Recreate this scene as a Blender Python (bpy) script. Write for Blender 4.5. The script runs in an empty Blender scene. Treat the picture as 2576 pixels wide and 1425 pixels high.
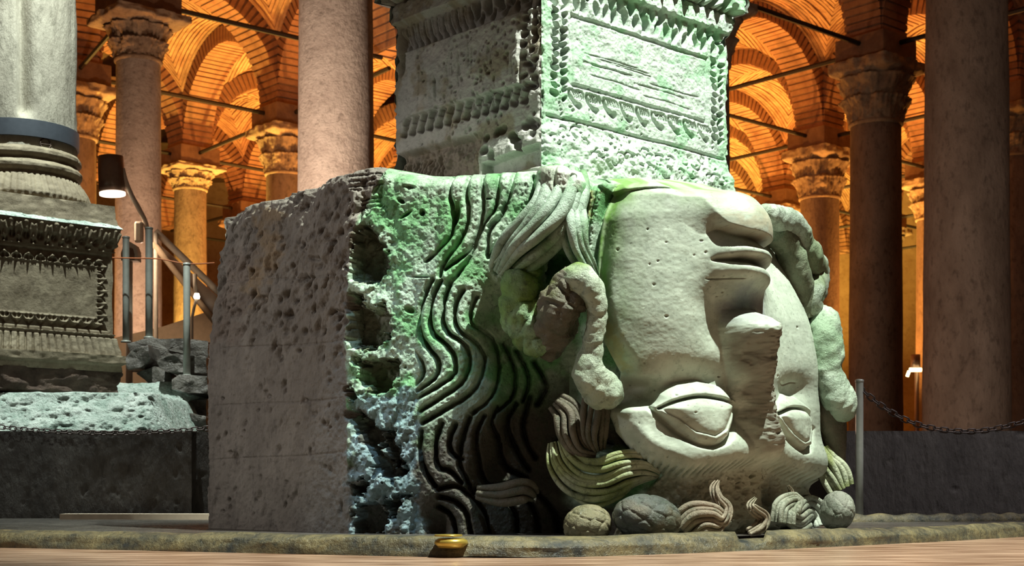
import bpy, math, random
import numpy as np
from mathutils import Vector, Matrix

random.seed(7)
RNG = np.random.default_rng(11)
SC = bpy.context.scene
COL = SC.collection

# ------------------------------------------------------------------ camera
F = 3578.0                     # focal length in pixels of a 2576 x 1425 frame
CX, HY, CZ = 1288.0, 1230.0, 0.193
cam_d = bpy.data.cameras.new('camera')
cam_d.sensor_width = 36.0
cam_d.sensor_fit = 'HORIZONTAL'
cam_d.lens = F / 2576 * 36
cam_d.shift_y = (HY - 712.5) / 2576
cam_d.clip_start = 0.05
cam_d.clip_end = 300
cam_d.dof.use_dof = True
cam_d.dof.focus_distance = 6.0
cam_d.dof.aperture_fstop = 7.0
cam = bpy.data.objects.new('camera', cam_d)
cam.location = (0, 0, CZ)
cam.rotation_euler = (math.pi / 2, 0, 0)
COL.objects.link(cam)
SC.camera = cam

# ------------------------------------------------------------------ world, lights, exposure
SC.view_settings.view_transform = 'Standard'
SC.view_settings.look = 'None'
SC.view_settings.exposure = 0.0
SC.view_settings.gamma = 1.0
SC.view_settings.use_curve_mapping = False
world = bpy.data.worlds.new('world')
SC.world = world
world.use_nodes = True
world.node_tree.nodes['Background'].inputs[0].default_value = (0.9, 0.62, 0.45, 1)
world.node_tree.nodes['Background'].inputs[1].default_value = 0.07


def lamp(kind, name, loc, energy, color, target=None, size=0.3, angle=60, blend=0.5):
    d = bpy.data.lights.new(name, kind)
    d.energy = energy
    d.color = color
    if kind == 'SPOT':
        d.spot_size = math.radians(angle)
        d.spot_blend = blend
        d.shadow_soft_size = size
    elif kind == 'AREA':
        d.size = size
    else:
        d.shadow_soft_size = size
    o = bpy.data.objects.new(name, d)
    o.location = loc
    if target is not None:
        o.rotation_euler = (Vector(target) - Vector(loc)).to_track_quat('-Z', 'Y').to_euler()
    COL.objects.link(o)
    return o


# spotlights on the head, pedestals and columns; unseen fill and accent lamps added
lamp('SPOT', 'spot_key', (2.3, 4.1, 7.8), 7200, (0.93, 1.0, 0.88), (0.6, 6.2, 1.0), 0.04, 40, 0.5)
lamp('SPOT', 'spot_cool', (-0.8, 4.5, 4.6), 320, (0.58, 0.82, 1.0), (-0.50, 6.0, 0.30), 0.04, 15, 0.9)
lamp('SPOT', 'spot_fill', (-5.6, 4.6, 2.4), 430, (0.97, 0.94, 0.90), (-1.0, 6.6, 1.0), 0.5, 34, 0.8)  # added fill without a visible source, lifts the shaded rear of the head
lamp('SPOT', 'spot_left', (-2.6, 8.95, 6.3), 2200, (0.88, 1.0, 0.93), (-3.1, 9.85, 0.9), 0.05, 56, 0.6)
lamp('SPOT', 'spot_shaft', (-5.6, 7.2, 4.4), 130, (1.0, 0.97, 0.86), (-3.6, 10.3, 4.1), 0.1, 24, 0.6)
lamp('SPOT', 'spot_boulder', (-2.0, 6.4, 4.6), 180, (0.86, 1.0, 0.90), (-3.3, 9.5, 0.62), 0.05, 22, 0.9)  # added unseen lamp to brighten the stone block
lamp('SPOT', 'spot_pale_column', (-3.7, 15.4, 1.2), 2600, (1.0, 0.76, 0.60), (-2.45, 19.8, 5.2), 0.2, 40, 0.9)
lamp('SPOT', 'spot_leafy_column', (-6.4, 18.8, 1.0), 1100, (1.0, 0.60, 0.38), (-6.2, 23.6, 3.6), 0.2, 50, 0.9)
lamp('SPOT', 'spot_wall', (4.4, 7.3, 4.4), 520, (0.95, 0.95, 1.0), (3.8, 9.2, 0.2), 0.1, 70, 0.8)  # added unseen lamp raking the right wall to bring out its texture
# warm uplights standing between the columns of the hall
ORANGE = (1.0, 0.42, 0.09)
AMBER = (1.0, 0.62, 0.13)
for (x, y, e, c) in [(-7.6, 32.3, 7000, AMBER), (-5.0, 36.2, 4500, ORANGE), (-8.5, 38.4, 5000, ORANGE), (-4.3, 41.2, 4500, AMBER),
                     (-5.2, 27.4, 1500, ORANGE), (-1.9, 30.6, 3500, ORANGE), (-8.9, 24.5, 1200, ORANGE),
                     (6.9, 29.6, 380, ORANGE), (3.3, 26.4, 200, ORANGE), (7.3, 36.3, 5000, ORANGE), (3.9, 33.2, 3800, ORANGE),
                     (7.8, 43.1, 6000, AMBER), (4.3, 39.9, 5000, AMBER), (10.5, 32.7, 3500, ORANGE), (11.0, 39.5, 5000, AMBER), (6.5, 48.5, 4000, AMBER),
                     (11.5, 47.0, 4000, AMBER)]:
    lamp('SPOT', 'uplight', (x, y, 0.7), e, c, (x, y, 9), 0.15, 125, 0.7)
# pale glow low behind the left pedestal
lamp('POINT', 'walkway_light', (-3.3, 17.4, 0.9), 420, (1.0, 0.70, 0.52), None, 0.2)
lamp('POINT', 'walkway_light', (-4.6, 20.2, 1.0), 420, (1.0, 0.60, 0.38), None, 0.2)
lamp('SPOT', 'spot_right_column', (4.4, 12.5, 1.2), 420, (1.0, 0.86, 0.76), (6.0, 19.4, 3.4), 0.3, 80, 0.8)


# ------------------------------------------------------------------ helpers
def at(px, py, D):
    return np.array([(px - CX) / F * D, D, CZ + (HY - py) / F * D])


def zat(py, D):
    return CZ + (HY - py) / F * D


def tag(o, label=None, cat=None, group=None, kind=None):
    if label: o['label'] = label
    if cat: o['category'] = cat
    if group: o['group'] = group
    if kind: o['kind'] = kind
    return o


WM = {}                         # world matrices of the empties


def empty(name, loc=(0, 0, 0), rz=0.0):
    o = bpy.data.objects.new(name, None)
    o.empty_display_size = 0.1
    o.location = loc
    o.rotation_euler = (0, 0, rz)
    COL.objects.link(o)
    WM[o.name] = Matrix.Translation(loc) @ Matrix.Rotation(rz, 4, 'Z')
    return o


def link(name, me, mat, parent=None, world_coords=True):
    o = bpy.data.objects.new(name, me)
    if mat is not None and not me.materials:
        me.materials.append(mat)
    COL.objects.link(o)
    if parent is not None:
        o.parent = parent
        if world_coords:            # the mesh is given in world space
            o.matrix_parent_inverse = WM.get(parent.name, Matrix.Identity(4)).inverted()
    return o


def mesh(name, V, Fc, smooth=False):
    me = bpy.data.meshes.new(name)
    me.from_pydata([tuple(map(float, v)) for v in V], [], [tuple(int(i) for i in f) for f in Fc])
    if smooth:
        me.polygons.foreach_set('use_smooth', [True] * len(me.polygons))
    me.update()
    return me


def quad_mesh(name, V, Q, smooth=True, paint=None):
    """fast mesh from (n,3) vertices and (m,4) quads"""
    me = bpy.data.meshes.new(name)
    V = np.ascontiguousarray(V, dtype=np.float32)
    Q = np.ascontiguousarray(Q, dtype=np.int32)
    me.vertices.add(len(V))
    me.vertices.foreach_set('co', V.ravel())
    me.loops.add(Q.size)
    me.loops.foreach_set('vertex_index', Q.ravel())
    me.polygons.add(len(Q))
    me.polygons.foreach_set('loop_start', np.arange(0, Q.size, 4, dtype=np.int32))
    me.polygons.foreach_set('loop_total', np.full(len(Q), 4, dtype=np.int32))
    me.polygons.foreach_set('use_smooth', np.full(len(Q), smooth, dtype=bool))
    if paint is not None:
        a = me.attributes.new('paint', 'FLOAT_COLOR', 'POINT')
        a.data.foreach_set('color', np.ascontiguousarray(paint, dtype=np.float32).ravel())
    me.update(calc_edges=True)
    me.validate()
    return me


def grid_quads(n, m, wrap=False):
    """quads for an (n rows, m cols) vertex grid"""
    i = np.arange(n - 1)[:, None]
    j = np.arange(m if wrap else m - 1)[None, :]
    a = i * m + j
    b = i * m + (j + 1) % m
    c = (i + 1) * m + (j + 1) % m
    d = (i + 1) * m + j
    return np.stack([a, b, c, d], -1).reshape(-1, 4)


def box_vf(c, s, rz=0.0, off=0):
    x, y, z = s[0] / 2, s[1] / 2, s[2] / 2
    V = np.array([[-x, -y, -z], [x, -y, -z], [x, y, -z], [-x, y, -z], [-x, -y, z], [x, -y, z], [x, y, z], [-x, y, z]])
    cr, sr = math.cos(rz), math.sin(rz)
    R = np.array([[cr, -sr, 0], [sr, cr, 0], [0, 0, 1]])
    V = V @ R.T + np.array(c)
    Fc = [(0, 3, 2, 1), (4, 5, 6, 7), (0, 1, 5, 4), (1, 2, 6, 5), (2, 3, 7, 6), (3, 0, 4, 7)]
    return V, [tuple(i + off for i in f) for f in Fc]


def box(name, c, s, mat, parent=None, rz=0.0, bevel=0.0):
    V, Fc = box_vf(c, s, rz)
    o = link(name, mesh(name, V, Fc), mat, parent)
    if bevel:
        b = o.modifiers.new('bevel', 'BEVEL')
        b.width = bevel
        b.segments = 2
    return o


def lathe(name, prof, c, mat, parent=None, seg=48, smooth=True, fn=None):
    """prof: list of (r, z); world-space axis at c"""
    P = np.array(prof, float)
    th = np.linspace(0, 2 * math.pi, seg, endpoint=False)
    R = np.repeat(P[:, 0][:, None], seg, 1)
    Z = np.repeat(P[:, 1][:, None], seg, 1)
    if fn is not None:
        R = fn(R, Z, np.repeat(th[None, :], len(P), 0))
    V = np.stack([c[0] + R * np.cos(th), c[1] + R * np.sin(th), c[2] + Z], -1).reshape(-1, 3)
    Q = grid_quads(len(P), seg, wrap=True)
    return link(name, quad_mesh(name, V, Q, smooth), mat, parent)


def tube_vf(P, R, seg=12, disp=None):
    P = np.array(P, float)
    R = np.broadcast_to(np.array(R, float), (len(P),))
    T = np.gradient(P, axis=0)
    T /= np.linalg.norm(T, axis=1)[:, None] + 1e-9
    N = np.zeros_like(P)
    ref = np.array([0, -1.0, 0])
    if abs(T[0] @ ref) > 0.9: ref = np.array([0, 0, 1.0])
    n = ref - T[0] * (ref @ T[0])
    for i in range(len(P)):
        n = n - T[i] * (n @ T[i])
        n /= np.linalg.norm(n) + 1e-9
        N[i] = n
    B = np.cross(T, N)
    th = np.linspace(0, 2 * math.pi, seg, endpoint=False)
    rr = np.repeat(R[:, None], seg, 1)
    if disp is not None:
        rr = rr + disp(np.linspace(0, 1, len(P))[:, None] + 0 * th[None, :], th[None, :] + 0 * rr)
    V = P[:, None, :] + rr[..., None] * (np.cos(th)[None, :, None] * N[:, None, :] + np.sin(th)[None, :, None] * B[:, None, :])
    V = V.reshape(-1, 3)
    Q = grid_quads(len(P), seg, wrap=True)
    V = np.vstack([V, P[0], P[-1]])
    k = len(V) - 2
    j = np.arange(seg)
    cap0 = np.stack([np.full(seg, k), (j + 1) % seg, j, j], -1)
    base = (len(P) - 1) * seg
    cap1 = np.stack([np.full(seg, k + 1), base + j, base + (j + 1) % seg, base + (j + 1) % seg], -1)
    tris = np.vstack([cap0[:, :3], cap1[:, :3]])
    return V, Q, tris


def tube(name, P, R, mat, parent=None, seg=12, disp=None, smooth=True, paint=None):
    V, Q, T = tube_vf(P, R, seg, disp)
    me = mesh(name, V, [tuple(q) for q in Q] + [tuple(t) for t in T], smooth)
    return link(name, me, mat, parent)


def spline(pts, n):
    """Catmull-Rom through rows of pts (k, d)"""
    P = np.array(pts, float)
    k = len(P)
    t = np.linspace(0, k - 1, n)
    i = np.clip(t.astype(int), 0, k - 2)
    u = (t - i)[:, None]
    p0, p1, p2, p3 = P[np.clip(i - 1, 0, k - 1)], P[i], P[i + 1], P[np.clip(i + 2, 0, k - 1)]
    return 0.5 * (2 * p1 + (p2 - p0) * u + (2 * p0 - 5 * p1 + 4 * p2 - p3) * u * u + (3 * p1 - p0 - 3 * p2 + p3) * u ** 3)


# numpy noise ---------------------------------------------------------------
def _hash(i, j, seed):
    h = (i * 374761393 + j * 668265263 + seed * 1274126177) & 0x7fffffff
    h = ((h ^ (h >> 13)) * 1103515245 + 12345) & 0x7fffffff
    h = (h ^ (h >> 16)) & 0xffff
    return h.astype(np.float32) / 65535.0


def vnoise(x, y, seed=0):
    xi = np.floor(x).astype(np.int64)
    yi = np.floor(y).astype(np.int64)
    fx = (x - xi).astype(np.float32)
    fy = (y - yi).astype(np.float32)
    fx = fx * fx * (3 - 2 * fx)
    fy = fy * fy * (3 - 2 * fy)
    a, b = _hash(xi, yi, seed), _hash(xi + 1, yi, seed)
    c, d = _hash(xi, yi + 1, seed), _hash(xi + 1, yi + 1, seed)
    return a + (b - a) * fx + (c - a) * fy + (a - b - c + d) * fx * fy - 0.5


def fbm(x, y, seed=0, octv=4):
    s, a = 0, 1.0
    for k in range(octv):
        s = s + a * vnoise(x, y, seed + k * 17)
        x, y, a = x * 2.03 + 5.1, y * 2.03 + 1.7, a * 0.5
    return s


def sstep(a, b, x):
    t = np.clip((x - a) / (b - a), 0, 1)
    return t * t * (3 - 2 * t)


def dline(X, Y, pts):
    """distance to a polyline, and the parameter along it"""
    P = np.array(pts, float)
    best = np.full(X.shape, 1e9, np.float32)
    par = np.zeros(X.shape, np.float32)
    for k in range(len(P) - 1):
        ax, ay = P[k]
        bx, by = P[k + 1]
        dx, dy = bx - ax, by - ay
        t = np.clip(((X - ax) * dx + (Y - ay) * dy) / (dx * dx + dy * dy + 1e-9), 0, 1)
        d = np.hypot(X - ax - t * dx, Y - ay - t * dy)
        m = d < best
        best = np.where(m, d, best)
        par = np.where(m, (k + t) / (len(P) - 1), par)
    return best, par


def sdpoly(X, Y, pts):
    """signed distance to polygon (negative inside)"""
    P = list(pts)
    d, _ = dline(X, Y, P + [P[0]])
    ins = np.zeros(X.shape, bool)
    n = len(P)
    for k in range(n):
        x0, y0 = P[k]
        x1, y1 = P[(k + 1) % n]
        if y0 == y1: continue
        c = ((y0 > Y) != (y1 > Y)) & (X < (x1 - x0) * (Y - y0) / (y1 - y0) + x0)
        ins ^= c
    return np.where(ins, -d, d)


class Field:
    """a displacement and colour map authored over picture-plane coordinates of an undisplaced surface"""
    def __init__(self, X, Y):
        self.X, self.Y = X.astype(np.float32), Y.astype(np.float32)
        self.d = np.zeros(X.shape, np.float32)
        self.c = np.zeros(X.shape + (4,), np.float32)
        self.c[..., 3] = 1

    def sub(self, pts, pad):
        P = np.array(pts, float)
        return (self.X > P[:, 0].min() - pad) & (self.X < P[:, 0].max() + pad) & (self.Y > P[:, 1].min() - pad) & (self.Y < P[:, 1].max() + pad)

    def groove(self, pts, w, depth, taper=True, n=None):
        pts = spline(pts, n or len(pts) * 4)
        m = self.sub(pts, w * 2.5)
        if not m.any(): return
        d, t = dline(self.X[m], self.Y[m], pts)
        f = np.exp(-(d / w) ** 2)
        if taper: f = f * np.clip(np.minimum(t, 1 - t) * 8, 0.0, 1)
        self.d[m] -= depth * f

    def ridge(self, pts, w, h, taper=True, power=2.0):
        pts = spline(pts, len(pts) * 4)
        m = self.sub(pts, w * 2.5)
        if not m.any(): return
        d, t = dline(self.X[m], self.Y[m], pts)
        f = np.exp(-(d / w) ** power)
        if taper: f = f * np.clip(np.minimum(t, 1 - t) * 6, 0.0, 1)
        self.d[m] += h * f

    def pit(self, cx, cy, rx, ry, ang, depth, sharp=2.0):
        r = max(rx, ry) * 1.6
        m = (abs(self.X - cx) < r) & (abs(self.Y - cy) < r)
        if not m.any(): return
        x, y = self.X[m] - cx, self.Y[m] - cy
        c, s = math.cos(ang), math.sin(ang)
        q = ((x * c + y * s) / rx) ** 2 + ((-x * s + y * c) / ry) ** 2
        self.d[m] -= depth * np.exp(-q ** sharp)

    def poly(self, pts, h, soft, grow=0.0, rough=0.0, seed=3):
        m = self.sub(pts, soft * 2 + 10 + abs(grow) + rough * 2)
        if not m.any(): return None
        x, y = self.X[m], self.Y[m]
        if rough:
            x = x + rough * fbm(x / 14, y / 14, seed, 3)
            y = y + rough * fbm(x / 14 + 50, y / 14, seed + 5, 3)
        sd = sdpoly(x, y, pts) - grow
        f = 1 - sstep(-soft, soft, sd)
        self.d[m] += h * f
        return m, f

    def dome(self, pts, h, soft, p=0.5):
        """rounded bump: height rises with distance from the polygon edge"""
        m = self.sub(pts, 2)
        if not m.any(): return
        sd = sdpoly(self.X[m], self.Y[m], pts)
        f = np.clip(-sd / soft, 0, 1)
        f = (1 - (1 - f) ** 2) ** p
        self.d[m] += h * f

    def tint(self, pts, col, soft, amount=1.0, rough=0.0, seed=9, grow=0):
        m = self.sub(pts, soft * 2 + 10 + rough * 2 + abs(grow))
        if not m.any(): return
        x, y = self.X[m], self.Y[m]
        if rough:
            x = x + rough * fbm(x / 30, y / 30, seed, 4)
            y = y + rough * fbm(x / 30 + 50, y / 30, seed + 5, 4)
        f = (1 - sstep(-soft, soft, sdpoly(x, y, pts) - grow)) * amount
        self.c[m, :3] = self.c[m, :3] * (1 - f[:, None]) + np.array(col, np.float32) * f[:, None]


# ------------------------------------------------------------------ materials
def nt(name):
    m = bpy.data.materials.new(name)
    m.use_nodes = True
    t = m.node_tree
    b = t.nodes['Principled BSDF']
    return m, t, b


def N(t, kind, **kw):
    n = t.nodes.new(kind)
    for k, v in kw.items():
        if k in n.inputs: n.inputs[k].default_value = v
        else: setattr(n, k, v)
    return n


def stone(name, c1, c2, scale=6.0, bump=0.4, rough=0.8, dark=None, dark_amt=0.5, fine=60.0, paint=False, spots=0.0, stretch=(1, 1, 1), dist=0.01, wet=False):
    m, t, b = nt(name)
    L = t.links.new
    tc = N(t, 'ShaderNodeTexCoord')
    mp = N(t, 'ShaderNodeMapping')
    mp.inputs['Scale'].default_value = stretch
    L(tc.outputs['Object'], mp.inputs['Vector'])
    n1 = N(t, 'ShaderNodeTexNoise', Scale=scale, Detail=8.0, Roughness=0.65)
    L(mp.outputs[0], n1.inputs['Vector'])
    r1 = N(t, 'ShaderNodeValToRGB')
    r1.color_ramp.elements[0].position = 0.32
    r1.color_ramp.elements[1].position = 0.68
    r1.color_ramp.elements[0].color = (*c1, 1)
    r1.color_ramp.elements[1].color = (*c2, 1)
    L(n1.outputs[0], r1.inputs[0])
    col = r1.outputs[0]
    n2 = N(t, 'ShaderNodeTexNoise', Scale=fine, Detail=5.0, Roughness=0.7)
    L(mp.outputs[0], n2.inputs['Vector'])
    if paint:
        at_ = N(t, 'ShaderNodeAttribute', attribute_name='paint')
        mx = N(t, 'ShaderNodeMix', data_type='RGBA', blend_type='MULTIPLY')
        mx.inputs[0].default_value = 1.0
        L(col, mx.inputs[6])
        L(at_.outputs['Color'], mx.inputs[7])
        col = mx.outputs[2]
    if dark is not None:
        n3 = N(t, 'ShaderNodeTexNoise', Scale=scale * 4.5, Detail=6.0, Roughness=0.7)
        L(mp.outputs[0], n3.inputs['Vector'])
        r3 = N(t, 'ShaderNodeValToRGB')
        r3.color_ramp.elements[0].position = 0.52
        r3.color_ramp.elements[1].position = 0.66
        r3.color_ramp.elements[0].color = (0, 0, 0, 1)
        r3.color_ramp.elements[1].color = (dark_amt, dark_amt, dark_amt, 1)
        L(n3.outputs[0], r3.inputs[0])
        mx = N(t, 'ShaderNodeMix', data_type='RGBA')
        L(r3.outputs[0], mx.inputs[0])
        L(col, mx.inputs[6])
        mx.inputs[7].default_value = (*dark, 1)
        col = mx.outputs[2]
    L(col, b.inputs['Base Color'])
    add = N(t, 'ShaderNodeMath', operation='MULTIPLY_ADD')
    L(n1.outputs[0], add.inputs[0])
    add.inputs[1].default_value = 0.6
    L(n2.outputs[0], add.inputs[2])
    hgt = add.outputs[0]
    if spots:
        v = N(t, 'ShaderNodeTexVoronoi', Scale=fine * 0.55)
        L(mp.outputs[0], v.inputs['Vector'])
        rv = N(t, 'ShaderNodeMapRange')
        rv.inputs['From Min'].default_value = 0.0
        rv.inputs['From Max'].default_value = 0.28
        rv.inputs['To Min'].default_value = -spots
        rv.inputs['To Max'].default_value = 0.0
        L(v.outputs['Distance'], rv.inputs[0])
        a2 = N(t, 'ShaderNodeMath', operation='ADD')
        L(hgt, a2.inputs[0])
        L(rv.outputs[0], a2.inputs[1])
        hgt = a2.outputs[0]
    bp = N(t, 'ShaderNodeBump', Strength=bump, Distance=dist)
    L(hgt, bp.inputs['Height'])
    L(bp.outputs[0], b.inputs['Normal'])
    b.inputs['Roughness'].default_value = rough
    b.inputs['Specular IOR Level'].default_value = 0.35
    if wet:
        rr = N(t, 'ShaderNodeMapRange')
        rr.inputs['From Min'].default_value = 0.40
        rr.inputs['From Max'].default_value = 0.62
        rr.inputs['To Min'].default_value = 0.22
        rr.inputs['To Max'].default_value = rough
        L(n1.outputs[0], rr.inputs[0])
        L(rr.outputs[0], b.inputs['Roughness'])
    return m


def plain(name, col, rough=0.5, metal=0.0, emit=None, es=0.0):
    m, t, b = nt(name)
    n = N(t, 'ShaderNodeTexNoise', Scale=25.0, Detail=4.0)
    tc = N(t, 'ShaderNodeTexCoord')
    t.links.new(tc.outputs['Object'], n.inputs['Vector'])
    r = N(t, 'ShaderNodeValToRGB')
    r.color_ramp.elements[0].color = (*[c * 0.75 for c in col], 1)
    r.color_ramp.elements[1].color = (*[min(1, c * 1.15) for c in col], 1)
    t.links.new(n.outputs[0], r.inputs[0])
    t.links.new(r.outputs[0], b.inputs['Base Color'])
    b.inputs['Roughness'].default_value = rough
    b.inputs['Metallic'].default_value = metal
    if emit:
        b.inputs['Emission Color'].default_value = (*emit, 1)
        b.inputs['Emission Strength'].default_value = es
    return m


M = {}
M['head'] = stone('painted_marble', (0.78, 0.80, 0.76), (1.0, 1.0, 0.98), 7, 0.20, 0.6, (0.20, 0.22, 0.16), 0.40, 110, paint=True, dist=0.004, spots=0.12)
M['hair'] = stone('mossy_marble', (0.55, 0.60, 0.55), (1.0, 1.0, 1.0), 7, 0.8, 0.5, (0.05, 0.07, 0.04), 0.6, 75, paint=True, dist=0.009, wet=True, spots=0.3)
M['rough'] = stone('weathered_grey_stone', (0.60, 0.58, 0.56), (1.0, 0.98, 0.95), 6, 0.8, 0.85, (0.06, 0.05, 0.045), 0.45, 60, paint=True, dist=0.010, spots=0.35, stretch=(1, 1, 0.6))
M['ped'] = stone('carved_marble', (0.72, 0.76, 0.74), (1.0, 1.0, 0.98), 6, 0.6, 0.75, (0.08, 0.10, 0.07), 0.35, 80, paint=True, dist=0.006, spots=0.3)
M['lped'] = stone('aged_brown_marble', (0.16, 0.125, 0.08), (0.30, 0.25, 0.17), 6, 0.5, 0.75, (0.06, 0.045, 0.03), 0.4, 60, dist=0.008)
M['lshaft'] = stone('pale_marble_shaft', (0.25, 0.225, 0.175), (0.38, 0.35, 0.28), 4, 0.6, 0.8, (0.10, 0.09, 0.06), 0.5, 40, dist=0.012, stretch=(1, 1, 0.5))
M['slab'] = stone('dark_brown_slab', (0.045, 0.028, 0.02), (0.13, 0.085, 0.062), 8, 0.9, 0.8, None, 0, 40, dist=0.02)
M['base_stone'] = stone('green_white_stone', (0.32, 0.42, 0.36), (0.66, 0.72, 0.66), 6, 1.0, 0.8, (0.04, 0.10, 0.06), 0.7, 30, dist=0.03, spots=0.6)
M['rubble'] = stone('dark_rubble', (0.045, 0.04, 0.035), (0.16, 0.14, 0.12), 5, 0.8, 0.45, None, 0, 25, dist=0.02, wet=True)
M['concrete'] = stone('dark_concrete', (0.060, 0.052, 0.048), (0.105, 0.093, 0.085), 5, 0.8, 0.85, (0.03, 0.026, 0.024), 0.5, 34, dist=0.012, stretch=(1, 1, 0.35), spots=0.4)
M['kerb'] = stone('wet_kerb_stone', (0.035, 0.04, 0.04), (0.22, 0.18, 0.09), 9, 0.8, 0.35, (0.02, 0.03, 0.03), 0.6, 45, dist=0.012, wet=True)
M['floor'] = stone('wet_floor', (0.05, 0.045, 0.04), (0.10, 0.09, 0.08), 6, 0.3, 0.3, None, 0, 30, dist=0.006, wet=True)
M['pale_column'] = stone('pale_column_stone', (0.34, 0.28, 0.23), (0.50, 0.43, 0.36), 3, 0.7, 0.85, (0.15, 0.12, 0.09), 0.55, 16, dist=0.03)
M['brown_column'] = stone('brown_column_stone', (0.17, 0.115, 0.08), (0.28, 0.20, 0.145), 3, 0.7, 0.85, (0.07, 0.045, 0.03), 0.6, 14, dist=0.03, stretch=(1, 1, 0.5))
M['capital'] = stone('capital_stone', (0.22, 0.15, 0.10), (0.38, 0.28, 0.18), 4, 0.6, 0.85, (0.08, 0.05, 0.03), 0.5, 18, dist=0.02)
M['brick'] = stone('vault_brick', (0.26, 0.13, 0.065), (0.50, 0.30, 0.16), 3, 0.6, 0.9, (0.14, 0.07, 0.035), 0.5, 22, dist=0.02)
M['voussoir'] = stone('arch_brick', (0.20, 0.09, 0.05), (0.36, 0.19, 0.10), 3, 0.5, 0.9, None, 0.5, 22, dist=0.02)
M['mortar'] = stone('mortar', (0.16, 0.09, 0.055), (0.28, 0.17, 0.10), 4, 0.6, 0.95, None, 0, 25, dist=0.02)
M['plaster'] = stone('orange_plaster', (0.40, 0.25, 0.13), (0.55, 0.38, 0.22), 1.5, 0.4, 0.9, (0.2, 0.11, 0.05), 0.4, 12, dist=0.03)
M['iron'] = plain('dark_iron', (0.03, 0.022, 0.018), 0.6, 0.6)
M['ring'] = plain('blue_grey_band', (0.10, 0.115, 0.14), 0.45, 0.5)
M['steel'] = plain('grey_steel', (0.40, 0.41, 0.37), 0.45, 0.25)
M['chain'] = plain('rusty_chain', (0.10, 0.08, 0.075), 0.5, 0.7)
M['lamp_metal'] = plain('brown_lamp_metal', (0.26, 0.16, 0.11), 0.3, 0.3)
M['lamp_arm'] = plain('cream_painted_tube', (0.75, 0.62, 0.48), 0.5)
M['glow'] = plain('lamp_glow', (1, 0.95, 0.85), 0.5, 0, (1.0, 0.86, 0.66), 3.0)
M['glow2'] = plain('lamp_glow_yellow', (1, 0.9, 0.6), 0.5, 0, (1.0, 0.80, 0.40), 4.0)
M['cream'] = plain('cream_parapet', (0.62, 0.42, 0.26), 0.7)
M['wire'] = plain('red_yellow_wire', (0.55, 0.16, 0.05), 0.5)
M['coin'] = plain('yellow_brass', (0.55, 0.40, 0.08), 0.3, 0.6)


def water_mat():
    m, t, b = nt('brown_water')
    L = t.links.new
    tc = N(t, 'ShaderNodeTexCoord')
    mp = N(t, 'ShaderNodeMapping')
    mp.inputs['Scale'].default_value = (1.0, 5.0, 1.0)
    L(tc.outputs['Object'], mp.inputs['Vector'])
    n = N(t, 'ShaderNodeTexNoise', Scale=3.0, Detail=6.0)
    L(mp.outputs[0], n.inputs['Vector'])
    r = N(t, 'ShaderNodeValToRGB')
    r.color_ramp.elements[0].position = 0.35
    r.color_ramp.elements[1].position = 0.7
    r.color_ramp.elements[0].color = (0.16, 0.08, 0.045, 1)
    r.color_ramp.elements[1].color = (0.52, 0.34, 0.24, 1)
    L(n.outputs[0], r.inputs[0])
    L(r.outputs[0], b.inputs['Base Color'])
    bp = N(t, 'ShaderNodeBump', Strength=0.25, Distance=0.01)
    L(n.outputs[0], bp.inputs['Height'])
    L(bp.outputs[0], b.inputs['Normal'])
    b.inputs['Roughness'].default_value = 0.28
    return m


M['water'] = water_mat()

# ------------------------------------------------------------------ the setting
WALL_Y = 9.2
WALL_Z = zat(1085, WALL_Y)


def plane(name, x0, x1, y0, y1, z, mat, kind='structure'):
    me = mesh(name, [(x0, y0, z), (x1, y0, z), (x1, y1, z), (x0, y1, z)], [(0, 1, 2, 3)])
    o = link(name, me, mat)
    o['kind'] = kind
    return o


def rough_panel(name, x0, x1, y, z0, z1, th, mat, nx, nz, seed, parent=None, amp=0.008):
    """upright slab with a lumpy front face, closed with top and back"""
    x = np.linspace(x0, x1, nx)
    z = np.linspace(z0, z1, nz)
    X, Z = np.meshgrid(x, z)
    n = fbm(X * 9, Z * 4, seed, 4)
    pit = fbm(X * 22, Z * 11, seed + 3, 2)
    Y = y - amp * n + 0.03 * np.clip(pit - 0.38, 0, 1)
    fr = np.stack([X, Y, Z], -1)
    bk = np.stack([x, np.full(nx, y + th), np.full(nx, z1)], -1)[None]
    bb = np.stack([x, np.full(nx, y + th), np.full(nx, z0)], -1)[None]
    V = np.concatenate([fr, bk, bb], 0)
    o = link(name, quad_mesh(name, V.reshape(-1, 3), grid_quads(nz + 2, nx), True), mat, parent)
    m = o.modifiers.new('split', 'EDGE_SPLIT')
    m.split_angle = math.radians(50)
    return o


w = rough_panel('wall_left', -5.5, at(482, 0, WALL_Y)[0], WALL_Y, 0, WALL_Z, 0.14, M['concrete'], 300, 70, 5)
w['kind'] = 'structure'
w = rough_panel('wall_back', at(478, 0, WALL_Y)[0], at(2125, 0, WALL_Y)[0], WALL_Y + 0.16, 0, WALL_Z, 0.2, M['concrete'], 300, 40, 6)
w['kind'] = 'structure'
w = rough_panel('wall_right', at(2115, 0, WALL_Y)[0], 6.5, WALL_Y, 0, WALL_Z, 0.14, M['concrete'], 300, 70, 8)
w['kind'] = 'structure'
# pale box standing in for the strip light at the left wall's foot
s = box('trim_1', (at(420, 0, 8.95)[0], 8.95, 0.012), (1.3, 0.16, 0.045), M['lamp_arm'])
s['kind'] = 'structure'

# ------------------------------------------------------------------ kerb and water
water = plane('water', -14, 14, -3, 9, -0.056, M['water'], 'stuff')
kx = [(-700, 7.4), (-300, 6.6), (0, 6.1), (300, 5.85), (600, 5.6), (900, 5.38), (1150, 5.22), (1350, 5.2), (1600, 5.42), (1900, 5.85), (2140, 6.3), (2400, 6.95), (2600, 7.6), (2900, 8.6)]
K = spline([(*at(p, 0, d)[:2], -0.02) for p, d in kx], 400)

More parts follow.
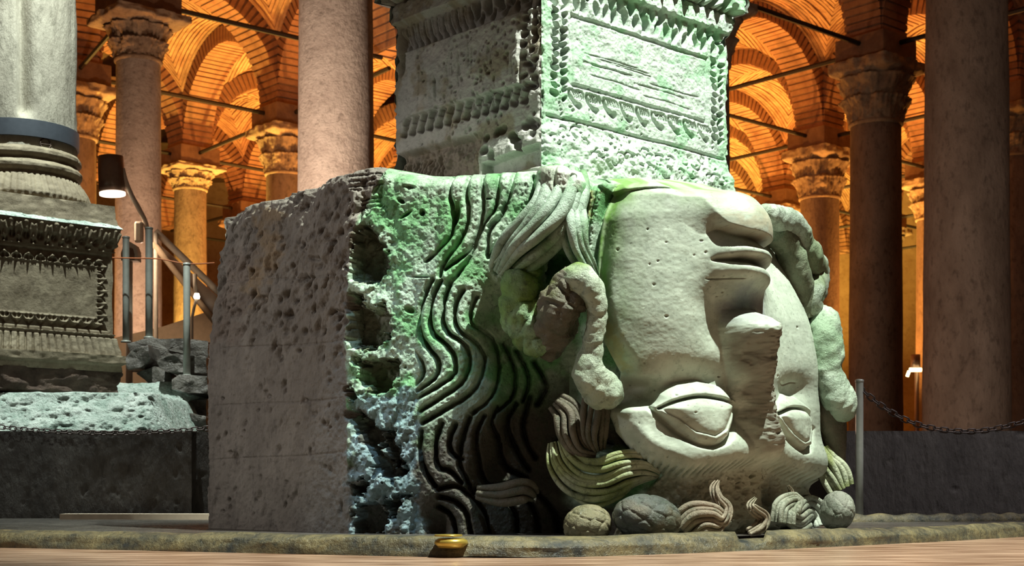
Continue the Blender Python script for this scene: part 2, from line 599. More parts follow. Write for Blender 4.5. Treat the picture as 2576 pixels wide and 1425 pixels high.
fl = [(-40, K[0][1]), (40, K[-1][1])]
fv = [(-40, 80, 0), (40, 80, 0), (40, K[-1][1], 0)] + [(p[0], p[1], 0) for p in K[::-1][::4]] + [(-40, K[0][1], 0)]
fo = link('floor', mesh('floor', fv, [tuple(range(len(fv)))[::-1]]), M['floor'])
fo['kind'] = 'structure'


def kerb_mesh():
    n, m = len(K), 22
    T = np.gradient(K, axis=0)
    T /= np.linalg.norm(T, axis=1)[:, None]
    S = np.stack([T[:, 1], -T[:, 0], 0 * T[:, 0]], -1)       # towards the camera
    prof = np.array([[-1, -0.9], [-1, 0.0], [-0.9, 0.55], [-0.6, 0.9], [-0.2, 1.0], [0.3, 0.95], [0.7, 0.7], [0.95, 0.25], [1.05, -0.3], [1.12, -1.1]])
    prof = spline(prof, m)
    a = np.cumsum(np.r_[0, np.linalg.norm(np.diff(K, axis=0), axis=1)])
    V = np.zeros((n, m, 3))
    for j in range(m):
        lump = 0.012 * fbm(a * 4.0, np.full(n, j * 0.35), 31, 4) + 0.02 * vnoise(a * 1.2, np.full(n, 2.0), 35) * (prof[j, 0] > 0)
        V[:, j] = K + S * (prof[j, 0] * 0.075 + lump)[:, None]
        V[:, j, 2] = prof[j, 1] * 0.036 - 0.022 + 0.014 * fbm(a * 3.0, np.full(n, j * 0.4 + 9), 33, 4)
    # a chipped notch
    X = V[:, :, 0] / V[:, :, 1] * F + CX
    notch = (X > 1850) & (X < 1925) & (V[:, :, 2] > -0.035)
    V[:, :, 2] = np.where(notch, V[:, :, 2] - 0.030, V[:, :, 2])
    return quad_mesh('kerb', V.reshape(-1, 3), grid_quads(n, m)[:, ::-1], True)


k = link('kerb', kerb_mesh(), M['kerb'])
tag(k, 'wet rounded stone kerb curving along the water edge in front of the head', 'kerb')
K2 = spline([(*at(p, 0, d)[:2], 0.0) for p, d in [(2030, 8.3), (2150, 8.25), (2400, 8.35), (2576, 8.6), (2750, 8.9)]], 120)
tag(tube('kerb', K2, 0.045 + 0.006 * np.sin(np.arange(120) * 0.7), M['kerb'], None, 14), 'low dark kerb behind the front one, at the foot of the right wall', 'kerb')

# ------------------------------------------------------------------ the carved head
HEAD = tag(empty('carved_stone_head', (0.2, 6.6, 0.0)), 'colossal upside-down carved stone head with snake hair, lying on its crown under the pedestal', 'sculpture')


def plan_curve():
    rear = [(-1.50, 7.9), (*at(522, 0, 6.95)[:2],)]
    a = np.array(rear[1]); b = at(876, 0, 6.10)[:2]
    seg1 = np.linspace(rear[0], a, 20)[:-1]
    seg2 = np.linspace(a, b, 300)[:-1]
    pts = [(876, 6.10), (1000, 6.03), (1150, 5.99), (1300, 5.97), (1400, 5.96), (1500, 5.93), (1600, 5.88), (1700, 5.88), (1800, 5.95), (1880, 6.07),
           (1950, 6.27), (2010, 6.54), (2048, 6.85), (2062, 7.2), (2052, 7.55), (2010, 7.95)]
    seg3 = spline([at(p, 0, d)[:2] for p, d in pts], 900)
    return np.vstack([seg1, seg2, seg3])


def resample(C, pxstep, arcstep):
    px = C[:, 0] / C[:, 1] * F + CX
    w = np.abs(np.diff(px)) / pxstep + np.linalg.norm(np.diff(C, axis=0), axis=1) / arcstep
    cum = np.r_[0, np.cumsum(w)]
    n = int(cum[-1]) + 1
    t = np.linspace(0, cum[-1], n)
    return np.stack([np.interp(t, cum, C[:, 0]), np.interp(t, cum, C[:, 1])], -1)


def smooth1(A, k):
    ker = np.hanning(k + 2)[1:-1]
    ker /= ker.sum()
    return np.stack([np.convolve(np.pad(A[:, i], k // 2, 'edge'), ker, 'valid')[:len(A)] for i in range(A.shape[1])], -1)


C = resample(plan_curve(), 2.0, 0.022)
C = smooth1(C, 9)
T = np.gradient(C, axis=0)
T /= np.linalg.norm(T, axis=1)[:, None]
NP = smooth1(np.stack([T[:, 1], -T[:, 0]], -1), 15)
NP /= np.linalg.norm(NP, axis=1)[:, None]
PXc = C[:, 0] / C[:, 1] * F + CX
top_prof = np.array([(500, 552), (522, 548), (560, 540), (600, 528), (640, 508), (700, 500), (730, 486), (790, 470), (850, 440), (900, 426), (945, 412), (985, 418), (1050, 430), (1120, 432),
                     (1250, 424), (1340, 418), (1420, 418), (1465, 436), (1490, 458), (1530, 453), (1600, 449), (1650, 452), (1700, 468), (1780, 474), (1850, 478)])
idx = np.arange(len(C))
i_max = int(np.argmax(PXc))
ptop = np.interp(PXc, top_prof[:, 0], top_prof[:, 1])
ptop = ptop + 5 * vnoise(PXc / 23, PXc * 0, 77) * (PXc < 960)
ZT = CZ + (HY - ptop) / F * C[:, 1]
i1850 = int(np.argmin(np.abs(PXc - 1850)))
ZT[i1850:] = ZT[i1850]
i522 = int(np.argmax(PXc > 523))
ZT[:i522] = ZT[i522]
NZ = 490
tt = np.linspace(0, 1, NZ)
Z = tt[:, None] * ZT[None, :]
X0 = np.repeat(C[None, :, 0], NZ, 0)
Y0 = np.repeat(C[None, :, 1], NZ, 0)
PX = X0 / Y0 * F + CX
PY = HY - (Z - CZ) / Y0 * F
FD = Field(PX, PY)
X, Y = FD.X, FD.Y
behind = (np.repeat(idx[None, :], NZ, 0) > i_max)
TT = np.repeat(tt[:, None], len(C), 1)

# masks -----------------------------------------------------------------
edge_pts = [(962, 400), (955, 450), (905, 535), (886, 600), (876, 680), (871, 750), (864, 850), (870, 950), (873, 1050), (876, 1150), (880, 1360)]
ex = np.interp(Y, [p[1] for p in edge_pts], [p[0] for p in edge_pts])
ragged = 10 * fbm(X / 25, Y / 18, 4, 3)
rear_m = 1 - sstep(-3, 3, X - ex - ragged * 0.6)
face_left = [(1546, 440), (1540, 480), (1517, 555), (1503, 650), (1500, 760), (1520, 860), (1562, 940), (1546, 1000), (1532, 1040), (1546, 1090), (1592, 1145), (1640, 1182),
             (1668, 1196), (1640, 1225), (1600, 1262), (1560, 1300), (1535, 1365)]
face_poly = face_left + [(2400, 1365), (2400, 440)]
sdf = sdpoly(X, Y, face_poly)
face_m = 1 - sstep(-5, 5, sdf)
hair_m = (1 - face_m) * (1 - rear_m)

d = FD.d
# overall rounding
d += 0.055 * face_m * sstep(0, 60, -sdf) + 0.025 * face_m
d -= (0.02 + 0.08 * sstep(900, 1000, X)) * np.clip((TT - 0.955) / 0.045, 0, 1) ** 2
d -= 0.075 * sstep(900, 540, Y) * (1 - sstep(522, 660, X)) ** 1.5          # rear silhouette leans in
d += 0.010 * fbm(X / 160, Y / 160, 20, 3)
# --- rear face: hammered and pitted, worst in the upper half
up = sstep(980, 640, Y)
n1 = fbm(X / 20 + Y / 70, Y / 46, 40, 4)
d += rear_m * (0.022 * n1 * (0.30 + 1.0 * up) + 0.006 * fbm(X / 7, Y / 10, 41, 3))
d += rear_m * up * -0.060 * np.clip(fbm(X / 9 + Y / 36, Y / 26, 43, 2) - 0.22, 0, 1)
for _ in range(300):
    y = random.uniform(480, 1320)
    x = random.uniform(535, 930 if y < 560 else 865)
    if y < 545 - (x - 555) * 0.33: continue
    k = 1.0 if y < 880 else 0.45
    if y > 900 and random.random() < 0.4: continue
    FD.pit(x, y, random.uniform(3, 6.5) * (0.6 + 0.5 * k), random.uniform(5, 15) * (0.5 + 0.6 * k), 0.35 * k + random.uniform(-.2, .2), random.uniform(0.012, 0.030) * (0.4 + 0.7 * k), 1.3)
for yy in (868, 1012, 1148, 700):
    FD.groove([(530, yy + 10), (640, yy + 4), (760, yy), (868, yy - 12)], 2.2, 0.006)
FD.poly([(895, 470), (955, 420), (962, 520), (900, 540)], -0.012, 6, rough=30)
for yy in (438, 452, 466, 500, 510, 522):
    FD.groove([(870 if yy < 480 else 905, yy + 6), (915, yy), (958, yy - 6)], 2.5, 0.014)
FD.poly([(722, 500), (760, 486), (790, 500), (770, 515), (735, 512)], -0.012, 4, rough=12)
# --- broken edge and hacked cavities between rear face and hair
brk = sstep(860, 880, X) * (1 - sstep(960, 1075, X)) * (1 - rear_m)
d += brk * (0.024 * fbm(X / 30, Y / 38, 61, 3) + 0.006 * fbm(X / 9, Y / 9, 62, 3))
low = sstep(900, 1020, Y) * sstep(860, 890, X) * (1 - sstep(1035, 1060, X))
d += low * (0.045 * fbm(X / 34 + Y / 90, Y / 70, 65, 3) + 0.008 * fbm(X / 9, Y / 9, 66, 2))
CAV = [[(890, 600), (905, 568), (935, 574), (958, 608), (975, 645), (962, 690), (935, 712), (905, 716), (884, 690)],
       [(878, 735), (905, 745), (910, 775), (960, 772), (984, 800), (972, 842), (945, 872), (905, 880), (876, 858)],
       [(892, 905), (940, 900), (1003, 912), (1000, 945), (970, 985), (935, 992), (905, 955)],
       [(866, 975), (890, 985), (892, 1005), (872, 1008)],
       [(878, 1040), (903, 1034), (945, 1082), (962, 1140), (1018, 1192), (985, 1218), (962, 1205), (940, 1150), (905, 1095)],
       [(950, 1085), (985, 1085), (1000, 1140), (1015, 1185), (985, 1170)],
       [(882, 1222), (915, 1213), (920, 1238), (892, 1246)],
       [(895, 1272), (945, 1264), (962, 1300), (955, 1350), (900, 1350)],
       [(970, 1262), (1020, 1250), (1010, 1290), (985, 1305)]]
cav_d = np.zeros_like(d)
for i, p in enumerate(CAV):
    r = FD.poly(p, -0.10, 9, rough=22, seed=80 + i)
for x, y, rx, ry, a, dp in [(1008, 505, 9, 5, .6, .04), (1020, 540, 16, 4, -.6, .035), (1062, 535, 6, 7, 0, .035), (1148, 540, 8, 26, .15, .05), (1080, 650, 14, 5, -.7, .04),
                            (1030, 470, 14, 4, .1, .02), (1230, 500, 7, 3, 0, .03), (1238, 560, 16, 4, -.8, .04), (1065, 697, 26, 2.5, 0, .025), (1030, 780, 12, 8, 0.5, .03), (1135, 705, 22, 8, -.6, .04)]:
    FD.pit(x, y, rx, ry, a, dp)

# --- hair: rounded strands between incised grooves
G1 = [[(1133, 425), (1130, 488), (1138, 520), (1140, 568), (1126, 604), (1081, 650), (1068, 665)],
      [(1175, 425), (1174, 491), (1179, 526), (1172, 575), (1154, 610), (1116, 663), (1106, 695)],
      [(1210, 425), (1216, 516), (1210, 558), (1196, 603), (1172, 639), (1119, 677)],
      [(1250, 420), (1253, 470), (1246, 523), (1225, 550), (1206, 590), (1180, 650), (1150, 690)],
      [(1290, 420), (1284, 480), (1262, 540), (1232, 580), (1225, 640)],
      [(1342, 440), (1339, 502), (1316, 545), (1267, 600), (1228, 645)],
      [(1370, 540), (1330, 580), (1290, 630), (1250, 680)],
      [(1100, 440), (1098, 520), (1092, 580), (1060, 640)],
      [(1088, 702), (1067, 751), (1053, 796), (1058, 839), (1077, 874), (1105, 910), (1096, 950), (1046, 985)],
      [(1110, 705), (1088, 754), (1081, 800), (1091, 839), (1123, 867), (1146, 905), (1136, 950), (1046, 1004)],
      [(1133, 716), (1119, 751), (1114, 804), (1130, 839), (1165, 863), (1180, 905), (1166, 960), (1111, 1000), (1058, 1034)],
      [(1165, 730), (1147, 765), (1144, 807), (1158, 835), (1196, 863), (1212, 910), (1190, 985), (1122, 1030), (1065, 1064)],
      [(1196, 744), (1182, 786), (1186, 814), (1225, 840), (1245, 910), (1235, 990), (1190, 1040)],
      [(1030, 872), (1055, 900), (1066, 940), (1040, 975)],
      [(1061, 1085), (1056, 1133), (1069, 1182), (1096, 1224)],
      [(1112, 1066), (1096, 1118), (1103, 1174), (1134, 1186), (1160, 1216)],
      [(1147, 1070), (1132, 1110), (1137, 1140), (1162, 1156)],
      [(1182, 1050), (1160, 1125), (1158, 1174), (1172, 1205), (1187, 1243)],
      [(1215, 1045), (1198, 1090), (1198, 1140), (1209, 1201), (1232, 1222), (1290, 1216)],
      [(1245, 1020), (1232, 1060), (1247, 1105), (1262, 1171), (1318, 1203)],
      [(1290, 1010), (1268, 1060), (1290, 1130), (1325, 1180)],
      [(1330, 990), (1310, 1060), (1320, 1110), (1345, 1150)],
      [(1255, 850), (1285, 920), (1280, 990), (1245, 1030)],
      [(1290, 870), (1325, 940), (1310, 1000)],
      [(1340, 900), (1370, 960), (1350, 1010)],
      [(1103, 1231), (1149, 1224), (1187, 1254), (1217, 1296), (1228, 1352)],
      [(1105, 1250), (1145, 1262), (1172, 1290), (1186, 1352)],
      [(1100, 1275), (1128, 1292), (1142, 1320), (1146, 1352)],
      [(1225, 1245), (1265, 1258), (1290, 1300), (1295, 1352)],
      [(1260, 1240), (1320, 1262), (1345, 1300), (1352, 1352)],
      [(1190, 1232), (1240, 1236), (1290, 1222), (1340, 1232), (1385, 1290), (1400, 1350)],
      [(1440, 1040), (1418, 1080), (1425, 1120), (1455, 1150), (1500, 1160)],
      [(1470, 1040), (1455, 1080), (1462, 1115), (1490, 1135), (1522, 1138)],
      [(1500, 1045), (1490, 1075), (1500, 1105), (1524, 1118)],
      [(1400, 1100), (1385, 1150), (1420, 1200), (1460, 1240)]]
strand = np.full(d.shape, 60.0, np.float32)
for g in G1:
    p = spline(g, len(g) * 3)
    m = FD.sub(p, 62)
    q, _ = dline(X[m] + 2.5 * fbm(X[m] / 12, Y[m] / 12, 5, 2), Y[m], p)
    strand[m] = np.minimum(strand[m], q)
sp = np.clip((strand - 2.5) / 10.5, 0, 1)
hair_zone = hair_m * sstep(1040, 1075, X + 0.15 * (Y - 900) * (Y < 700))
deep = 0.62 + 0.38 * sstep(620, 760, Y)
d += hair_zone * deep * (0.080 * np.sqrt(np.clip(sp * (2 - sp), 0, 1)) - 0.060)
fine = fbm(X / 9, Y / 9, 70, 3)
d += hair_m * 0.006 * fine
# hair mass recessed under the snake, fuller near the edges
d -= hair_m * 0.21 * sstep(1175, 1290, X + 18 * np.sin(Y / 60)) * (1 - sstep(1420, 1520, X) * 0.6) * sstep(690, 800, Y) * (1 - 0.45 * sstep(1180, 1330, Y))
d -= hair_m * 0.20 * np.exp(-(((X - 1355) / 62) ** 2 + ((Y - 660) / 66) ** 2))
d -= hair_m * 0.06 * np.exp(-(((X - 1235) / 40) ** 2 + ((Y - 800) / 120) ** 2))
d -= hair_m * 0.09 * sstep(1240, 1330, Y) * np.exp(-((X - 1400) / 110) ** 2)
d -= hair_m * 0.10 * np.exp(-(((X - 1100) / 36) ** 2 + ((Y - 1325) / 55) ** 2))
# hooded lock hanging from the top, between hair and jaw
hood = [(1352, 415), (1420, 408), (1472, 430), (1490, 470), (1480, 540), (1466, 600), (1440, 640), (1400, 630), (1352, 590), (1300, 660), (1262, 700), (1238, 668), (1268, 610), (1322, 545), (1345, 490)]
FD.dome(hood, 0.17, 46, 0.5)
for g in [[(1408, 420), (1404, 480), (1412, 540), (1390, 580)], [(1300, 612), (1330, 580), (1370, 560)], [(1268, 650), (1310, 620), (1350, 600), (1390, 590)], [(1440, 425), (1446, 470), (1440, 540)], [(1260, 690), (1290, 650), (1320, 630)]]:
    FD.groove(g, 5, 0.020)
FD.pit(1452, 470, 9, 16, 0.3, 0.07)
FD.pit(1462, 510, 8, 12, -0.4, 0.05)
FD.pit(1450, 590, 11, 24, 0.1, 0.08)
# flat strip and groove down the side of the jaw
strip = [(1492, 462), (1534, 462), (1510, 560), (1494, 650), (1492, 740), (1470, 700), (1462, 620), (1482, 540)]
FD.poly(strip, 0.045, 6)
FD.groove([(1545, 470), (1520, 545), (1505, 640), (1500, 740)], 4, 0.022, False)
FD.groove([(1508, 480), (1490, 560), (1480, 660)], 3, 0.012)
FD.ridge([(1548, 475), (1528, 545), (1514, 640), (1512, 700)], 6, 0.012, False)
# roll of stone above the jaw, under the pedestal
FD.dome([(1505, 470), (1530, 450), (1600, 444), (1670, 450), (1690, 475), (1620, 480), (1545, 492)], 0.035, 14)

# --- face
jaw_y = [440, 480, 505, 530, 565, 600, 650, 700, 760, 800, 900, 1000, 1100, 1400]
jaw_d = [-0.74, -0.62, -0.53, -0.46, -0.39, -0.335, -0.28, -0.22, -0.165, -0.135, -0.09, -0.08, -0.08, -0.085]
g = np.where(behind, 1.0, sstep(1800, 2020, X))
jy = np.arange(440, 1400, 4.0)
kh = np.hanning(27)
jd = np.convolve(np.pad(np.interp(jy, jaw_y, jaw_d), 13, 'edge'), kh / kh.sum(), 'valid')
d += np.interp(Y, jy, jd).astype(np.float32) * g * face_m
d -= 0.05 * face_m * sstep(560, 470, Y) * (1 - sstep(1540, 1700, X) * 0.7)
d += face_m * 0.035 * np.exp(-(((X - 1640) / 95) ** 2 + ((Y - 760) / 240) ** 2))      # full cheek
front = (~behind)
d += 0.100 * np.exp(-(np.abs((X - 1848) / 96) ** 2.6 + np.abs((Y - 668) / 96) ** 2.2)) * front
# chin: a smooth bulb, undercut along its lower edge
cut_y = np.interp(X, [1700, 1745, 1770, 1800, 1850, 1890, 1920, 1960], [520, 562, 582, 600, 614, 622, 628, 634])
chinb = np.exp(-(np.abs((X - 1860) / 118) ** 2.2 + np.abs((Y - 552) / 88) ** 2.0))
cs_ = 5 + 45 * (1 - sstep(1728, 1775, X))
low_cut = 1 - np.clip((Y - cut_y + cs_) / (2 * cs_), 0, 1) ** 1.2
d += 0.125 * chinb * low_cut * front
under = np.exp(-((X - 1855) / 75) ** 4) * front
d -= 0.010 * under * np.exp(-((Y - cut_y - 8) / 9) ** 2)
# lips and mouth


def lipline(xs, ys, w, up):
    yy = np.interp(X, xs, ys)
    ww = np.interp(X, xs, w)
    return np.exp(-((Y - yy) / ww) ** 2) * np.interp(X, xs, up) * front


lx = [1748, 1775, 1800, 1845, 1875, 1898, 1925]
d += lipline(lx, [640, 642, 643, 650, 657, 664, 670], [18, 19, 21, 22, 21, 19, 17], [0, 0.016, 0.030, 0.036, 0.036, 0.026, 0.0]).astype(np.float32)
d -= lipline(lx, [664, 665, 666, 672, 680, 690, 696], [5, 6, 8, 9, 9, 9, 8], [0, 0.034, 0.056, 0.066, 0.066, 0.050, 0.0]).astype(np.float32)
d += lipline(lx, [690, 692, 694, 702, 712, 718, 722], [13, 15, 18, 20, 20, 18, 15], [0, 0.010, 0.020, 0.026, 0.026, 0.020, 0.0]).astype(np.float32)
# hollow under the nose (philtrum)
d -= 0.030 * np.exp(-(((X - 1860) / 70) ** 2 + ((Y - 755) / 32) ** 2)) * front
# nose: broad broken tip above, ridge running down to the brow
NYs = [780, 830, 900, 960, 1010, 1080, 1150, 1220]
ncx = np.interp(Y, NYs, [1844, 1846, 1850, 1854, 1862, 1876, 1892, 1900])
nleft = np.interp(Y, NYs, [1786, 1782, 1792, 1812, 1812, 1834, 1856, 1872])
nright = ncx + np.interp(Y, NYs, [34, 36, 34, 32, 30, 30, 30, 30])
tl = np.clip((X - nleft) / (ncx - nleft), 0, 1)
tr = np.clip((nright - X) / (nright - ncx), 0, 1)
prof = np.where(X < ncx, tl ** 0.75 * (1.0 + 0.25 * tl * (1 - tl)), np.sqrt(tr))
nh = np.interp(Y, [784, 796, 810, 828, 850, 900, 1000, 1080, 1130, 1180, 1230], [0, 0.06, 0.13, 0.175, 0.178, 0.168, 0.140, 0.10, 0.072, 0.038, 0.0])
d += (nh * prof * front).astype(np.float32)
d += 0.030 * np.exp(-(((X - 1826) / 26) ** 2 + ((Y - 846) / 24) ** 2)) * front
d -= 0.030 * np.exp(-(((X - 1822) / 24) ** 2 + ((Y - 896) / 20) ** 2)) * front
nose_rough = prof * sstep(800, 850, Y) * (1 - sstep(1080, 1180, Y)) * front
d += nose_rough * (0.012 * fbm(X / 9, Y / 9, 90, 3) - 0.016 * np.clip(fbm(X / 11, Y / 13, 91, 2) - 0.2, 0, 1) * 2)
# nasolabial fall-off of the cheek
d -= 0.030 * np.exp(-(((X - 1770) / 40) ** 2 + ((Y - 800) / 90) ** 2)) * front
# eye sockets and brow
d -= 0.110 * np.exp(-(((X - 1606) / 50) ** 2 + ((Y - 990) / 34) ** 4)) * face_m
d -= 0.055 * np.exp(-(((X - 1720) / 95) ** 2 + ((Y - 960) / 40) ** 2)) * front
d -= 0.075 * np.exp(-(((X - 1838) / 26) ** 2 + ((Y - 1010) / 60) ** 2)) * front
d -= 0.05 * np.exp(-(((X - 2000) / 48) ** 2 + ((Y - 985) / 36) ** 2)) * front
eye_l = [(1650, 1031), (1690, 1012), (1735, 1003), (1780, 1009), (1818, 1021), (1803, 1046), (1785, 1084), (1758, 1102), (1722, 1090), (1690, 1058)]
lid_l = [(1634, 1030), (1650, 990), (1690, 965), (1740, 958), (1790, 975), (1824, 1015), (1822, 1030), (1808, 1066), (1790, 1100), (1760, 1118), (1722, 1110), (1685, 1078)]
FD.dome(lid_l, 0.042, 34, 0.7)
FD.groove([(1652, 1031), (1690, 1012), (1735, 1002), (1780, 1008), (1820, 1022)], 4.2, 0.040, False)
FD.poly(eye_l, -0.014, 3)
FD.dome(eye_l, 0.020, 34, 0.8)
FD.groove([(1634, 1030), (1660, 1062), (1692, 1096), (1726, 1120), (1760, 1126), (1790, 1110), (1812, 1072), (1824, 1030)], 5, 0.030, False)
eye_r = [(1932, 1046), (1955, 1034), (1985, 1030), (2012, 1034), (2024, 1048), (2024, 1080), (2014, 1108), (1996, 1114), (1966, 1092)]
lid_r = [(1924, 1048), (1940, 1012), (1975, 990), (2015, 1000), (2034, 1030), (2034, 1090), (2022, 1122), (1994, 1128), (1955, 1100)]
FD.dome(lid_r, 0.036, 24, 0.6)
FD.groove([(1926, 1048), (1955, 1033), (1985, 1028), (2014, 1032), (2030, 1050)], 4, 0.036, False)
FD.poly(eye_r, -0.012, 3)
FD.dome(eye_r, 0.022, 26, 0.7)
FD.groove([(1926, 1056), (1952, 1098), (1985, 1128), (2012, 1136), (2030, 1116), (2040, 1080)], 5, 0.028, False)
# brow ridge with incised hairs
by = np.interp(X, [1560, 1640, 1700, 1780, 1850, 1900, 1925, 1960, 2000, 2060, 2100], [1120, 1175, 1190, 1178, 1166, 1160, 1166, 1182, 1192, 1206, 1212])
browd = Y - by
d += face_m * 0.040 * np.exp(-((browd + 42) / 46) ** 2) * front * sstep(1560, 1640, X)
d -= face_m * 0.050 * sstep(-12, 18, browd) * sstep(1555, 1640, X + 40)
hairs = np.sin(X * 2 * math.pi / 15.0 + browd * 0.12) * np.exp(-((browd) / 11) ** 2)
d -= face_m * 0.036 * np.clip(hairs, 0, 1) * (1 - np.exp(-((X - 1895) / 26) ** 2)) * front
fore = face_m * sstep(0, 30, browd)
d += fore * (0.022 * fbm(X / 12, Y / 12, 95, 3) - 0.03 * np.clip(fbm(X / 14, Y / 20, 96, 2) - 0.3, 0, 1))
# undercut temple: dark side of the cheek edge above the wavy lock
d -= 0.03 * np.exp(-(sdf / 7) ** 2) * sstep(1040, 1080, Y) * (1 - sstep(1180, 1200, Y))
d += face_m * 0.0012 * fbm(X / 8, Y / 8, 97, 3)
FD.groove([(1742, 711), (1780, 711), (1815, 712)], 1.8, 0.008)
FD.groove([(1965, 960), (1985, 968), (2005, 962), (2020, 963)], 2, 0.007)
for _ in range(60):
    FD.pit(random.uniform(1540, 2030), random.uniform(520, 1330), random.uniform(1.5, 3), random.uniform(1.5, 3.5), 0, random.uniform(.003, .010))
for x, y, rx, ry in [(1878, 1198, 7, 4), (1870, 1238, 10, 8), (1848, 1214, 6, 3), (1884, 965, 9, 6), (1908, 1090, 5, 4)]:
    FD.pit(x, y, rx, ry, -0.6, 0.03)

# colours of the stone, its moss, its stains and some painted shade ------------------------------
Cc = FD.c
GREY = np.array([0.25, 0.23, 0.205]); MOSS = np.array([0.20, 0.46, 0.20]); PALE = np.array([0.50, 0.64, 0.50])
FACE = np.array([0.45, 0.505, 0.43]); DARK_WET_SHADE = np.array([0.085, 0.072, 0.055])
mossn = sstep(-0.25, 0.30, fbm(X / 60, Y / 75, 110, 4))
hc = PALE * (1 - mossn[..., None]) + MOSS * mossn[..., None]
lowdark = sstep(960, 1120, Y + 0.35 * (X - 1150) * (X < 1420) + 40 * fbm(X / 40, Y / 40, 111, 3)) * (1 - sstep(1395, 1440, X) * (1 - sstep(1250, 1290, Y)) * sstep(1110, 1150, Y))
hc = hc * (1 - lowdark[..., None]) + DARK_WET_SHADE * lowdark[..., None]  # dark wet hair stone, with the shade under the snake painted in
fc = np.broadcast_to(FACE, X.shape + (3,)).copy()
mott = fbm(X / 22, Y / 22, 113, 4) + 0.6 * fbm(X / 120, Y / 140, 114, 3)
fc = fc * (1 + 0.30 * np.clip(mott, -0.8, 0.5))[..., None]
pore = sstep(0.42, 0.62, fbm(X / 5, Y / 5, 115, 3))[..., None]
fc = fc * (1 - 0.45 * pore)
fgreen = np.exp(-(np.clip(-sdf, 0, 999) / 66) ** 2) * sstep(1010, 700, Y) * (0.85 + 1.2 * fbm(X / 30, Y / 50, 112, 3))
fgreen = np.clip(fgreen, 0, 0.95)[..., None]
fc = fc * (1 - fgreen) + np.array([0.15, 0.30, 0.06]) * fgreen
fbot = (sstep(-10, 60, browd) * 0.75)[..., None]
fc = fc * (1 - fbot) + np.array([0.30, 0.27, 0.19]) * fbot
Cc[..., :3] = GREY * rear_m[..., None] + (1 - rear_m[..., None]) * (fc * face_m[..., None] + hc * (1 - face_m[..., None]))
FD.tint([(1800, 735), (1925, 755), (1925, 800), (1790, 800)], (0.22, 0.23, 0.27), 26, 0.7, 40)
FD.tint([(1752, 560), (1800, 600), (1930, 640), (1938, 560), (1850, 560)], (0.42, 0.34, 0.23), 18, 0.6, 40)
FD.tint([(1790, 846), (1890, 840), (1905, 1090), (1880, 1140), (1845, 1090), (1825, 980), (1800, 900)], (0.20, 0.185, 0.15), 14, 0.85, 30)  # rough dark nose stone, with the shade of its side painted in
FD.tint([(1570, 930), (1640, 930), (1640, 1010), (1570, 1010)], (0.25, 0.25, 0.20), 20, 0.6, 30)  # eye hollow darkened: its shade is painted into the colour
FD.tint([(1505, 780), (1560, 820), (1580, 930), (1530, 900)], (0.36, 0.30, 0.12), 14, 0.7, 40)
FD.tint([(1488, 470), (1510, 480), (1490, 560), (1480, 540)], (0.50, 0.40, 0.16), 8, 0.7, 20)
FD.tint([(1352, 415), (1470, 430), (1470, 480), (1360, 520)], (0.62, 0.60, 0.55), 12, 0.8, 30)
FD.tint([(885, 1000), (1050, 980), (1055, 1345), (885, 1345)], (0.30, 0.42, 0.47), 14, 0.85, 40)  # bluish cast of the cool light painted onto the broken edge
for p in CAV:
    FD.tint(p, (0.11, 0.085, 0.055), 4, 0.8, 26)  # dark brown cavities, their inner shade painted in
FD.tint([(640, 520), (690, 520), (660, 760), (620, 760)], (0.30, 0.21, 0.11), 20, 0.6, 60)
FD.tint([(545, 640), (620, 640), (600, 860), (530, 860)], (0.22, 0.17, 0.14), 20, 0.5, 60)

# assemble the grid into parts -----------------------------------------------
VX = X0 + NP[None, :, 0] * d
VY = Y0 + NP[None, :, 1] * d
V = np.stack([VX, VY, Z], -1).astype(np.float32)
# closing rows over the top, towards the middle of the block
ctr = np.array([0.25, 7.0])
caps, ccol = [], []
for q, zz in ((0.10, 0.35), (0.25, 0.7), (0.5, 1.0), (0.75, 1.0), (0.98, 1.0)):
    r = V[-1].copy()
    r[:, :2] = r[:, :2] * (1 - q) + ctr * q
    r[:, 2] = r[:, 2] * (1 - zz) + 1.585 * zz + 0.01 * fbm(r[:, 0] * 9, r[:, 1] * 9, 3, 2)
    caps.append(r)
    ccol.append(Cc[-1])
V = np.concatenate([V, np.stack(caps)], 0)
Cp = np.concatenate([Cc, np.stack(ccol)], 0)
nr, ncol = V.shape[:2]
Q = grid_quads(nr, ncol)
Vf, Cf = V.reshape(-1, 3), Cp.reshape(-1, 4)
XA = np.concatenate([X, np.repeat(X[-1:], 5, 0)], 0).ravel()
YA = np.concatenate([Y, np.repeat(Y[-1:] - 4, 5, 0)], 0).ravel()
reg = np.zeros(nr * ncol, np.int8)
fm = np.concatenate([face_m, np.repeat(face_m[-1:], 5, 0)], 0).ravel()
rm = np.concatenate([rear_m, np.repeat(rear_m[-1:], 5, 0)], 0).ravel()
BH = np.concatenate([behind, np.repeat(behind[-1:], 5, 0)], 0).ravel()
reg[:] = 1
reg[fm > 0.5] = 2
reg[rm > 0.5] = 0
frontA = ~BH
reg[(sdpoly(XA, YA, eye_l) < 1) & frontA] = 3
reg[(sdpoly(XA, YA, eye_r) < 1) & frontA] = 4
nose_poly = [(1798, 800), (1830, 792), (1920, 795), (1945, 830), (1935, 900), (1925, 1000), (1918, 1120), (1890, 1150), (1862, 1120), (1850, 1020), (1815, 920), (1798, 850)]
reg[(sdpoly(XA, YA, nose_poly) < 0) & frontA & (reg == 2)] = 5
mouth_poly = [(1758, 650), (1775, 628), (1830, 632), (1900, 645), (1940, 660), (1940, 722), (1900, 730), (1850, 718), (1780, 706), (1758, 680)]
reg[(sdpoly(XA, YA, mouth_poly) < 0) & frontA & (reg == 2)] = 6
qr = reg[Q[:, 0]]


